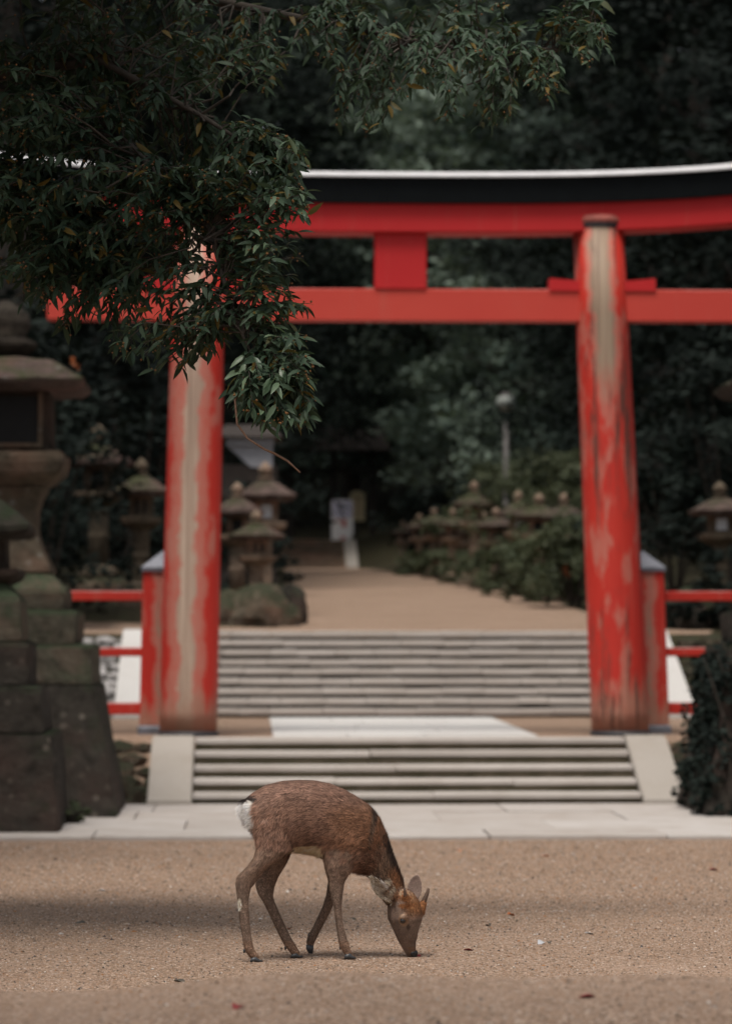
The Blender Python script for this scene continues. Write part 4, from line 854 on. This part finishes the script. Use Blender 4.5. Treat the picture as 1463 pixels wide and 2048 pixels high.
# ------------------------------------------------------------------ the deer
from mathutils import kdtree
def build_deer():
    DY = 13.6; SH = 0.19 / 1504.0
    def D(u, v, yo=0.0): return P(440 + u * 0.31442, 1520 + v * 0.31451, DY + yo + (u - 500) * SH)
    g = D(450, 1262); O = np.array([g[0], DY, float(ground_z(g[0], DY))])
    t = empty('deer', O); tag(t, 'young brown sika deer with short spike antlers grazing on the gravel', 'deer')
    Yv = np.array([0, 1.0, 0]); mb = MB(); samples = []      # samples: (position, flow, part)
    def loft(secs, part, flow=1, n=20, sup=1.0):
        rings = []; cen = []
        for s in secs:
            (a, b, w) = s[:3]; yo = s[3] if len(s) > 3 else 0.0
            p1, p2 = D(*a, yo), D(*b, yo); rings.append(((p1 + p2) / 2 - O, (p1 - p2) / 2, w)); cen.append((p1 + p2) / 2 - O)
        V = []; F = []
        for k, (c, a, w) in enumerate(rings):
            tg = cen[min(k + 1, len(cen) - 1)] - cen[max(k - 1, 0)]; tg = tg / np.linalg.norm(tg) * flow
            for i in range(n):
                th = 2 * math.pi * i / n; cs, sn = math.cos(th), math.sin(th)
                q = c + a * cs + Yv * w * math.copysign(abs(sn) ** sup, sn); V.append(q); samples.append((q, tg, part))
        for k in range(len(rings) - 1):
            for i in range(n): F.append([k * n + i, k * n + (i + 1) % n, (k + 1) * n + (i + 1) % n, (k + 1) * n + i])
        F.append(list(range(n))[::-1]); F.append([(len(rings) - 1) * n + i for i in range(n)])
        mb.add(V, F)
    loft([((150, 262), (185, 400), .028), ((168, 240), (222, 470), .068), ((215, 203), (262, 540), .098), ((300, 157), (340, 572), .115), ((400, 133), (430, 577), .121), ((500, 127), (520, 588), .124),
          ((600, 130), (610, 606), .127), ((700, 150), (700, 638), .126), ((790, 187), (775, 682), .121), ((870, 234), (850, 712), .112), ((950, 288), (900, 728), .10),
          ((1015, 368), (925, 732), .084), ((1062, 480), (940, 738), .070)], 'torso', -1, 32, 0.9)
    loft([((1000, 345), (915, 725), .08), ((1062, 480), (938, 738), .070), ((1100, 600), (955, 762), .060), ((1135, 690), (975, 805), .053), ((1166, 775), (1012, 868), .050), ((1178, 835), (1062, 930), .044)], 'neck', -1, 26)
    loft([((150, 250), (220, 262), .022), ((128, 285), (214, 300), .030), ((124, 330), (210, 335), .030), ((150, 380), (205, 382), .022), ((180, 415), (200, 415), .012)], 'tail', 1, 14)
    y = -.062
    loft([((225, 300), (440, 300), .04, y + .02), ((212, 380), (460, 380), .055, y), ((215, 470), (478, 465), .058, y), ((232, 555), (468, 560), .052, y - .006), ((212, 625), (385, 632), .041, y - .01), ((165, 688), (292, 698), .033, y - .012),
          ((104, 742), (232, 775), .026, y - .014), ((97, 795), (196, 818), .0225, y - .014), ((106, 870), (183, 882), .0195, y - .014), ((114, 950), (183, 955), .0185, y - .014), ((125, 1040), (190, 1045), .0175, y - .014), ((138, 1120), (198, 1120), .0175, y - .014),
          ((147, 1180), (210, 1178), .019, y - .014), ((155, 1212), (216, 1204), .0185, y - .014), ((180, 1248), (238, 1234), .0155, y - .014), ((196, 1266), (256, 1258), .013, y - .014)], 'leg', 1)
    y = .058
    loft([((260, 420), (450, 420), .05, y), ((300, 560), (470, 560), .05, y), ((290, 660), (425, 655), .042, y), ((235, 740), (370, 748), .031, y), ((222, 795), (346, 812), .0245, y), ((238, 850), (338, 866), .0215, y), ((272, 905), (346, 900), .019, y),
          ((305, 970), (372, 960), .018, y), ((345, 1055), (408, 1040), .0175, y), ((375, 1120), (438, 1104), .0175, y), ((404, 1175), (465, 1155), .0185, y), ((425, 1202), (484, 1182), .0175, y), ((448, 1232), (500, 1212), .0145, y), ((462, 1246), (512, 1232), .012, y)], 'farleg', 1)
    y = -.06
    loft([((690, 440), (880, 500), .04, y), ((662, 560), (880, 610), .047, y), ((655, 640), (850, 690), .044, y), ((668, 705), (818, 735), .036, y), ((684, 765), (790, 785), .028, y), ((696, 832), (782, 842), .0235, y), ((706, 885), (776, 890), .0215, y), ((722, 940), (773, 940), .017, y),
          ((730, 1010), (777, 1010), .016, y), ((742, 1090), (793, 1085), .016, y), ((751, 1160), (810, 1150), .0175, y), ((762, 1195), (822, 1180), .017, y), ((785, 1232), (834, 1215), .0135, y), ((796, 1246), (844, 1232), .012, y)], 'leg', 1)
    loft([((700, 560), (850, 600), .042, .05), ((700, 650), (830, 670), .038, .055), ((692, 730), (775, 750), .03, .06), ((682, 800), (758, 820), .024, .07), ((674, 858), (738, 885), .0215, .082), ((652, 930), (706, 958), .0175, .097), ((620, 998), (672, 1024), .0165, .112),
          ((592, 1058), (640, 1084), .0165, .127), ((562, 1110), (616, 1132), .0185, .14), ((549, 1148), (600, 1164), .0165, .148), ((548, 1174), (594, 1186), .0145, .15)], 'farleg', 1)
    # head: rings in the plane of the face direction f and the lateral r
    al = R(38); fv = np.array([math.cos(al), -math.sin(al), 0]); rv = np.array([-math.sin(al), -math.cos(al), 0])
    hs_ = [(828, 1140, .040, .036), (856, 1152, .058, .048), (900, 1166, .070, .056), (960, 1173, .079, .061), (1012, 1174, .079, .0605), (1050, 1177, .069, .051), (1090, 1180, .058, .042), (1130, 1184, .047, .0335), (1165, 1190, .039, .028), (1200, 1200, .0315, .0245), (1232, 1211, .025, .0215), (1250, 1215, .016, .015), (1258, 1216, .008, .008)]
    V = []; F = []; n = 28; hc = []
    for (v, u, A, B) in hs_: hc.append(D(u, v) - O)
    for k, (v, u, A, B) in enumerate(hs_):
        tg = hc[min(k + 1, len(hc) - 1)] - hc[max(k - 1, 0)]; tg = -tg / np.linalg.norm(tg)
        for i in range(n):
            th = 2 * math.pi * i / n; q = hc[k] + fv * A * math.cos(th) + rv * B * math.sin(th) * (1 if math.cos(th) > 0 else 0.94); V.append(q); samples.append((q, tg, 'head'))
    for k in range(len(hs_) - 1):
        for i in range(n): F.append([k * n + i, k * n + (i + 1) % n, (k + 1) * n + (i + 1) % n, (k + 1) * n + i])
    F.append(list(range(n))[::-1]); F.append([(len(hs_) - 1) * n + i for i in range(n)]); mb.add(V, F)
    def blob(c, r, part=None):
        bm = bmesh.new(); bmesh.ops.create_icosphere(bm, subdivisions=2, radius=1.0); Vb = [c + np.array(v.co) * r for v in bm.verts]; Fb = [[v.index for v in f.verts] for f in bm.faces]; bm.free(); mb.add(Vb, Fb)
        if part:
            for q in Vb: samples.append((q, np.array([0, 0, 1.0]), part))
    eyes = []
    for s in (1, -1):
        e = D(1174, 1014) - O + rv * 0.052 * s + fv * 0.031; eyes.append(e); blob(e + rv * 0.001 * s + np.array([0, 0, 0.012]) + fv * .004, np.array([.019, .019, .013]), 'head')
        c0 = D(1187, 1100) - O + rv * 0.018 * s + fv * 0.028; blob(c0, np.array([.014, .014, .04]), 'head')
        blob(D(1172, 985) - O + rv * 0.042 * s - fv * 0.022, np.array([.02, .02, .045]), 'head')
    # spike antler stumps grow from furry pedicles
    ped = [(D(1190, 925, -.052) - O, D(1178, 862, -.06) - O, .012), (D(1262, 968, .02) - O, D(1296, 905, .025) - O, .017)]
    for a, b, r in ped:
        Vt, Ft = tube([a, (a + b) / 2, b], [r * 1.7, r * 1.2, r * 0.8], 12); mb.add(Vt, Ft)
        for q in Vt: samples.append((q, b - a, 'pedicle'))
    def ear(secs, part, cup):
        V = []; F = []; n = 20; cen = [(D(*a, yo) + D(*b, yo)) / 2 - O for a, b, yo in secs]
        for k, (a, b, yo) in enumerate(secs):
            p1, p2 = D(*a, yo) - O, D(*b, yo) - O; c = (p1 + p2) / 2; h = (p1 - p2) / 2; hw = np.linalg.norm(h)
            tg = cen[min(k + 1, len(cen) - 1)] - cen[max(k - 1, 0)]; tg = tg / np.linalg.norm(tg)
            for i in range(n):
                th = 2 * math.pi * i / n; cs, sn = math.cos(th), math.sin(th)
                q = c + h * cs + Yv * (0.0052 * sn + cup * hw * (1 - cs * cs)); V.append(q); samples.append((q, tg, part + ('_in' if sn < 0 else '_out')))
        for k in range(len(secs) - 1):
            for i in range(n): F.append([k * n + i, k * n + (i + 1) % n, (k + 1) * n + (i + 1) % n, (k + 1) * n + i])
        F.append(list(range(n))[::-1]); F.append([(len(secs) - 1) * n + i for i in range(n)]); mb.add(V, F)
    ear([((1135, 862), (1085, 915), -.035), ((1108, 822), (1052, 906), -.048), ((1068, 792), (1012, 880), -.058), ((1030, 770), (982, 848), -.066), ((990, 750), (962, 800), -.072), ((964, 742), (953, 762), -.075)], 'ear', 0.55)
    ear([((1208, 880), (1262, 890), .015), ((1192, 838), (1280, 850), .025), ((1190, 800), (1286, 812), .03), ((1203, 765), (1282, 775), .035), ((1225, 741), (1270, 748), .038), ((1242, 731), (1260, 733), .04)], 'ear2', 0.3)
    # union + smoothing into one skin
    tmp = mk('deer_tmp', mb.V, mb.F, None)
    md = tmp.modifiers.new('r', 'REMESH'); md.mode = 'VOXEL'; md.voxel_size = 0.0034; md.adaptivity = 0
    ms = tmp.modifiers.new('s', 'SMOOTH'); ms.factor = 0.5; ms.iterations = 7
    dg = bpy.context.evaluated_depsgraph_get(); me = bpy.data.meshes.new_from_object(tmp.evaluated_get(dg)); bpy.data.objects.remove(tmp)
    me.name = 'body'; nV = len(me.vertices); co = np.empty(nV * 3); me.vertices.foreach_get('co', co); co = co.reshape(-1, 3)
    nr = np.empty(nV * 3); me.vertices.foreach_get('normal', nr); nr = nr.reshape(-1, 3)
    kd = kdtree.KDTree(len(samples))
    for i, s in enumerate(samples): kd.insert(Vector(s[0]), i)
    kd.balance()
    parts = [s[2] for s in samples]; flows = np.array([s[1] / (np.linalg.norm(s[1]) + 1e-9) for s in samples])
    def lookup(p):
        r = kd.find_n(Vector(p), 6); w = np.array([1 / (d + 0.004) ** 2 for _, _, d in r]); ix = [i for _, i, _ in r]
        return parts[ix[0]], (flows[ix] * w[:, None]).sum(0) / w.sum()
    def uv(p):      # where on the animal (side view coordinates)
        q = p + O; d = q - np.array([0, 0, CZ]); dep = d @ _f; return (((d @ _r) / dep * FPX + W0 / 2) - 440) / 0.31442, ((H0 / 2 - (d @ _u) / dep * FPX) - 1520) / 0.31451
    neckline = np.array([(930, 268), (1010, 365), (1062, 480), (1100, 600), (1140, 690), (1172, 790), (1178, 850)], float)
    def dist_line(u, v, L):
        best = 1e9
        for a, b in zip(L[:-1], L[1:]):
            ab = b - a; q = np.array([u, v]) - a; k = max(0, min(1, (q @ ab) / (ab @ ab))); best = min(best, np.linalg.norm(q - ab * k))
        return best
    def sm(x, a, b): k = max(0.0, min(1.0, (x - a) / (b - a))); return k * k * (3 - 2 * k)
    def lerp(a, b, k): return a + (b - a) * k
    A_ = np.array
    body, warm, dark = A_([.136, .075, .051]), A_([.168, .082, .044]), A_([.022, .015, .013])
    def colour(p, nrm, part):
        """coat colour (linear), hair length, jitter"""
        u, v = uv(p); L = 0.020; j = 0.42
        if part in ('torso', 'tail') or (part in ('leg', 'farleg') and v < 560):
            c = lerp(body, warm, 0.75 * sm(u, 620, 820) * sm(v, 250, 380) * (1 - sm(v, 520, 640)))
            c = lerp(c, A_([.16, .092, .068]), 0.6 * (1 - sm(v, 170, 330)))                      # greyer back
            c = lerp(c, A_([.085, .047, .032]), 0.65 * sm(v, 430, 560) * (1 - sm(v, 640, 700)) * sm(u, 380, 480) * (1 - sm(u, 600, 720)))
            if v > 545 and 425 < u < 665: c = lerp(c, A_([.44, .29, .18]), sm(-nrm[2], 0.35, 0.75))   # pale belly
            if u < 235 and 225 < v < 450:
                c = lerp(c, A_([.72, .66, .58]), (1 - sm(u, 200, 222)) * sm(v - 0.95 * (235 - u) * 0.5, 205, 235)); L = 0.030
                if v < 262 + (215 - u) * -0.1 and u > 138 and (v - 205) < 62: c = lerp(c, dark, sm(u, 132, 160)); L = 0.02
            if part == 'tail': L = 0.034; c = A_([.72, .66, .58]) if not (v < 268 and u > 145) else dark
            if nrm[2] > 0.93 and 250 < u < 900: c = lerp(c, A_([.06, .035, .025]), 0.35)
        elif part == 'neck':
            c = A_([.118, .077, .053]); L = 0.022; j = 0.9
            d = dist_line(u, v, neckline); c = lerp(c, dark, 0.92 * (1 - sm(d, 22, 62)))
            if v > 660: c = lerp(c, A_([.18, .075, .032]), 0.7 * (1 - sm(abs(d - 45), 10, 55)) * sm(v, 680, 760))
            if v > 790: L = 0.014
        elif part in ('leg', 'farleg'):
            c = lerp(A_([.125, .078, .054]), A_([.108, .072, .052]), sm(v, 640, 900)); L = lerp(.014, .0065, sm(v, 600, 780)); j = 0.3
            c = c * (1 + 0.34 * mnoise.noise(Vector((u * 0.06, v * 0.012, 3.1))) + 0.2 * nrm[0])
            if v > 1150: c = lerp(c, A_([.14, .078, .048]), 0.6)
            if part == 'leg' and 870 < v < 975 and u < 160 and ((u - 122) / 17.0) ** 2 + ((v - 918) / 42.0) ** 2 < 1.0:
                c = lerp(A_([.40, .34, .26]), c, sm(((u - 122) / 17.0) ** 2 + ((v - 918) / 42.0) ** 2, 0.4, 1.0)); L = 0.009
                if ((u - 126) / 4.0) ** 2 + ((v - 918) / 12.0) ** 2 < 1: c = A_([.14, .10, .075])
            if part == 'farleg': c = c * 0.9  # far legs darkened, shade beneath the body put into their coat
        elif part == 'pedicle': c = A_([.18, .075, .03]); L = 0.010; j = 0.7
        elif part.startswith('ear'):
            if part in ('ear_in', 'ear_out') and nrm[1] < 0.35:
                c = A_([.30, .235, .175]); L = 0.017; j = 0.55
                c = lerp(c, A_([.055, .038, .028]), 0.8 * (1 - sm(math.hypot((u - 1052) / 1.6, v - 858), 8, 30)))
                c = lerp(c, A_([.62, .56, .5]), 1 - sm(dist_line(u, v, A_([(1030, 775), (1062, 808), (1078, 850)])), 4, 12))
            elif part in ('ear_in', 'ear_out'): c = A_([.20, .14, .10]); L = 0.006
            else: c = A_([.19, .135, .11]); L = 0.005; j = 0.35
        else:
            c = lerp(A_([.165, .118, .092]), A_([.125, .082, .06]), sm(v, 1060, 1180)); L = lerp(0.0085, 0.004, sm(v, 930, 1100)); j = 0.32
            fr = nrm @ fv
            c = lerp(c, A_([.18, .075, .026]), 0.85 * sm(fr, 0.1, 0.7) * (1 - sm(v, 955, 1040)) * sm(v, 820, 880)); 
            if v < 1000 and fr > 0.3: L = 0.012; j = 0.75
            if v < 905: c = lerp(c, A_([.24, .13, .075]), 0.5); L = 0.012
            for e in eyes:
                de = np.linalg.norm((p - e) * A_([1, 1, 0.8])); c = lerp(c, A_([.30, .19, .12]), 0.85 * (1 - sm(de, 0.017, 0.026)))
                if de < .021: L = 0.0025
            c = lerp(c, A_([.055, .038, .028]), 0.75 * (1 - sm(math.hypot(u - 1196, (v - 1066) / 1.7), 6, 17)))          # gland slit before the eye
            c = lerp(c, A_([.05, .034, .025]), 0.6 * (1 - sm(abs(u - (1068 + max(0, v - 900) * 0.06)), 4, 16)) * (1 - sm(v, 925, 960)))   # throat crease darkened, its shade put into the hair colour
            c = c * (1 + 0.25 * mnoise.noise(Vector((u * 0.03, v * 0.018, 0.5))))
            if v > 1170: c = lerp(c, A_([.30, .22, .17]), sm(-fr, 0.1, 0.6)); L = 0.003
            if v > 1190 and fr > 0.3: c = lerp(c, A_([.14, .075, .04]), 0.6)
        return c, L, j
    def mottle(p):
        q = Vector(p); return 1.0 + 0.55 * mnoise.noise(Vector((q.x * 42, q.y * 60, q.z * 70))) + 0.3 * mnoise.noise(q * 125)
    lk = [lookup(p) for p in co]
    cv = np.array([colour(co[i], nr[i], lk[i][0])[0] for i in range(nV)]) * 0.95
    a = me.color_attributes.new('Col', 'FLOAT_COLOR', 'POINT'); a.data.foreach_set('color', np.concatenate([cv, np.ones((nV, 1))], 1).astype(np.float32).ravel())
    me.materials.clear(); me.materials.append(M['skin']); me.polygons.foreach_set('use_smooth', np.ones(len(me.polygons), dtype=bool)); link('body', me, t)
    # coat
    me.calc_loop_triangles(); nt_ = len(me.loop_triangles); tri = np.empty(nt_ * 3, dtype=np.int64); me.loop_triangles.foreach_get('vertices', tri); tri = tri.reshape(-1, 3)
    ar = np.linalg.norm(np.cross(co[tri[:, 1]] - co[tri[:, 0]], co[tri[:, 2]] - co[tri[:, 0]]), axis=1)
    N = 150000; ti = rng.choice(nt_, N, p=ar / ar.sum()); w = rng.dirichlet((1, 1, 1), N)
    pts = (co[tri[ti]] * w[:, :, None]).sum(1); nn = (nr[tri[ti]] * w[:, :, None]).sum(1); nn /= np.linalg.norm(nn, axis=1)[:, None]
    vid = tri[ti, np.argmax(w, 1)]; V = np.zeros((N, 3, 3)); C = np.zeros((N, 3, 3)); keep = np.ones(N, bool)
    rn = rng.normal(0, 1, (N, 3)); ru = rng.random((N, 4))
    for i in range(N):
        part, fl = lk[vid[i]]; p, nm = pts[i], nn[i]; c, L, j = colour(p, nm, part)
        f = fl - nm * (fl @ nm); k = np.linalg.norm(f)
        if k < 1e-3: keep[i] = False; continue
        lift = 0.20 if L > 0.012 else 0.26
        if part == 'torso': f = f + np.array([0, 0, -0.35])
        d = f / k + nm * lift + rn[i] * 0.17; d /= np.linalg.norm(d); L *= 0.65 + 0.7 * ru[i, 0]
        if min(np.linalg.norm(p - e) for e in eyes) < 0.0165: keep[i] = False; continue
        s = np.cross(d, nm); s /= np.linalg.norm(s) + 1e-9; wd_ = 0.00075 + 0.0006 * ru[i, 1] + (0.0003 if L > .02 else 0)
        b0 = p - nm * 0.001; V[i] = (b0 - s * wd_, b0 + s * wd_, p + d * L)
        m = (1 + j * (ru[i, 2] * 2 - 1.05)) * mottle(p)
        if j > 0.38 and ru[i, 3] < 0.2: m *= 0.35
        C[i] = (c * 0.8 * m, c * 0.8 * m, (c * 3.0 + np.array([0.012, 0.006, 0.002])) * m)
    V = V[keep]; C = np.clip(C[keep], 0.004, 0.9); n = len(V)
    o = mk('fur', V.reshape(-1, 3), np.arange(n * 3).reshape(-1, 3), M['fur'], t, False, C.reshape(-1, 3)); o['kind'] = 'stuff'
    # eyes, nose, antlers, hooves
    for e, s in zip(eyes, (1, -1)):
        V, F = lathe([(0.0015, -0.0125), (0.007, -0.0105), (0.0115, -0.005), (0.0125, 0), (0.0115, 0.005), (0.007, 0.0105), (0.0015, 0.0125)], 20); mk('eye', V, F, M['eye'], t, True, loc=e + rv * 0.0072 * s + fv * 0.001)
    nc = D(1215, 1232) - O + fv * 0.014
    bm = bmesh.new(); bmesh.ops.create_icosphere(bm, subdivisions=3, radius=1.0)
    for v in bm.verts:
        q = v.co.copy(); x = q.x; yl = q.y; k = 1.0 + 0.12 * q.z
        for sgn in (-1, 1):      # nostrils
            dn = math.hypot(yl - sgn * 0.62, q.z + 0.05)
            if dn < 0.34 and x > 0: x -= 0.5 * (1 - dn / 0.34)
        pz = fv * x * 0.0145 + rv * yl * 0.0215 * k + np.array([0, 0, q.z * 0.0165]); v.co = Vector(pz)
    m2 = bpy.data.meshes.new('nose'); bm.to_mesh(m2); bm.free(); m2.materials.append(M['nose']); m2.polygons.foreach_set('use_smooth', np.ones(len(m2.polygons), dtype=bool)); link('nose', m2, t, loc=nc)
    for pts_, r in (([D(1183, 890, -.058) - O, D(1176, 858, -.062) - O, D(1174, 836, -.064) - O, D(1172, 816, -.066) - O], .0098), ([D(1284, 925, .023) - O, D(1304, 878, .027) - O, D(1318, 845, .03) - O, D(1325, 818, .032) - O], .0125)):
        mk('antler', *tube(pts_, [r, r * 0.78, r * 0.6, r * 0.42], 12), M['antler'], t, True)
    def hoof(u0, v0, u1, v1, yo, down=False):
        h = MB()
        for s in (-1, 1):
            yy = yo + s * 0.0085
            if down: secs = [((u0 - 24, v0), (u0 + 24, v0 + 6), .0085), ((u0 - 24, v0 + 25), (u0 + 24, v0 + 28), .009), ((u0 - 8, v1), (u0 + 18, v1 + 2), .004)]
            else: secs = [((u0 + 4, v0 + 2), (u0 - 6, v1 + 5), .009), ((u0 + 34, v0 - 6), (u0 + 26, v1 + 5), .0095), ((u1 - 22, v0 + 14), (u1 - 24, v1 + 4), .008), ((u1, v1 - 8), (u1 + 3, v1 + 2), .003)]
            V = []; n = 10
            for a, b, w in secs:
                p1, p2 = D(*a, yy) - O, D(*b, yy) - O
                for i in range(n): th = 2 * math.pi * i / n; V.append((p1 + p2) / 2 + (p1 - p2) / 2 * math.cos(th) + Yv * w * math.sin(th))
            F = [[k * n + i, k * n + (i + 1) % n, (k + 1) * n + (i + 1) % n, (k + 1) * n + i] for k in range(len(secs) - 1) for i in range(n)] + [list(range(n))[::-1], [(len(secs) - 1) * n + i for i in range(n)]]
            h.add(V, F)
        h.build('hoof', M['hoof'], t, True)
    hoof(194, 1256, 270, 1283, -.076); hoof(452, 1233, 526, 1254, .058); hoof(792, 1234, 863, 1263, -.06); hoof(570, 1176, 0, 1232, .15, True)
    for (u, v, yo) in ((156, 1212, -.08), (418, 1192, .058), (766, 1190, -.06), (566, 1114, .138)):
        h = MB(); h.add(*tube([D(u + 6, v - 12, yo) - O, D(u - 2, v + 4, yo) - O, D(u - 4, v + 18, yo) - O], [.006, .0065, .0025], 8)); h.build('dew_claw', M['hoof'], t, True)
build_deer()

# ------------------------------------------------------------------ things lying on the gravel
def fallen_leaf(px, py, size, mat, label, cat='leaf', lift=0.006):
    # the ground point seen at this pixel of the photo
    best = None
    for y in np.arange(7.0, 31.0, 0.02):
        p = P(px, py, y)
        if p[2] <= ground_z(p[0], y): best = p; break
    if best is None: return
    V, F = leaf_shape(size, size * rng.uniform(0.45, 0.7), rng.uniform(0.2, 0.5), size * 0.08); V[:, 0] -= size / 2; V[:, 2] *= 1.5
    V2 = np.concatenate([V, V - [0, 0, 0.0006]]); F2 = F + [[i + len(V) for i in f][::-1] for f in F]
    o = mk('fallen_leaf', V2, F2, M[mat], None, True, loc=(best[0], best[1], float(ground_z(best[0], best[1])) + lift), rot=(rng.uniform(-0.2, 0.2), rng.uniform(-0.25, 0.1), rng.uniform(0, 6.28))); tag(o, label, cat, 'leaves fallen on the gravel')
for a in [(936, 1903, 0.045, 'red_leaf', 'small dark red leaf fallen on the gravel crest right of the deer'), (475, 2018, 0.05, 'red_leaf', 'blurred red leaf on the near gravel bank below the hind hooves'),
          (1172, 1998, 0.05, 'red_leaf', 'blurred maroon leaf on the near gravel bank below the right pillar'), (918, 1703, 0.085, 'orange_leaf', 'orange leaf fallen by the pavement edge above the deer head'),
          (1091, 1714, 0.075, 'orange_leaf', 'orange leaf fallen near the pavement edge below the cracked pillar'), (1428, 1742, 0.075, 'red_leaf', 'dark red leaf fallen near the pavement below the ivy base'),
          (1180, 1870, 0.06, 'pale_leaf', 'long pale leaf lying flat on the gravel right of the deer head'), (1082, 1889, 0.055, 'pale_leaf', 'broad grey leaf lying between the deer head and the long pale leaf'),
          (1098, 1887, 0.04, 'dark_leaf', 'small dark leaf touching the broad grey leaf'), (1076, 1871, 0.03, 'pale_leaf', 'small bluish pale leaf above the broad grey leaf'), (205, 1783, 0.05, 'pale_leaf', 'white leaf on the gravel left of the deer'),
          (160, 1847, 0.10, 'dark_leaf', 'dark dry leaf on the gravel below the white leaf on the left'), (705, 1840, 0.045, 'dark_leaf', 'dark curled leaf on the gravel behind the front legs'), (578, 1860, 0.035, 'orange_leaf', 'tiny orange leaf between the hind and front legs'),
          (360, 1965, 0.07, 'dark_leaf', 'thin dark leaf on the gravel crest left of the hind hooves'), (976, 1853, 0.05, 'dark_leaf', 'small dark green leaf right of the deer antlers'), (1022, 1832, 0.05, 'orange_leaf', 'two-toned orange leaf on the gravel beyond the antlers')]:
    fallen_leaf(*a)
def berries():
    p = None
    for y in np.arange(12.5, 15, 0.01):
        q = P(833, 1914, y)
        if q[2] <= ground_z(q[0], y): p = q; break
    mb = MB(); bm = bmesh.new(); bmesh.ops.create_icosphere(bm, subdivisions=2, radius=0.007); V0 = np.array([v.co for v in bm.verts]); F0 = [[v.index for v in f.verts] for f in bm.faces]; bm.free()
    for d in ((0, 0), (0.011, 0.004), (-0.01, 0.006)): mb.add(V0 + np.array([d[0], d[1], 0.004]), F0)
    o = mb.build('red_seed_pod', M['red_leaf'], None, True, loc=p); tag(o, 'small dark red seed pod just in front of the deer nose', 'seed pod')
berries()
def leaf_spray(name, px, py, Y, r, label):
    p = P(px, py, Y); V, F, c = leaf_cloud(np.array([[0, 0, 0], [0.03, 0, -0.08], [-0.05, 0, 0.06]]) * r / 0.1, r * 1.1, 0.6, 0.2, per=6, rad=r, flat=1.0)
    t = empty(name, p); tag(t, label, 'leaves'); mk('foliage', V, F, M['orange_leaf'], t, False, c); mk('stem', *tube([(0, 0, 0), (0.02, 0.1, -0.2), (0.05, 0.35, -0.5)], [0.008, 0.01, 0.012], 6), M['bark'], t)
leaf_spray('orange_leaf_spray', 1132, 1141, 61.4, 0.09, 'spray of orange leaves in the ferny bank behind the cracked pillar')
leaf_spray('orange_leaf_spray', 150, 728, 45.0, 0.06, 'small orange leaf spray beside the tall mossy lantern roof')
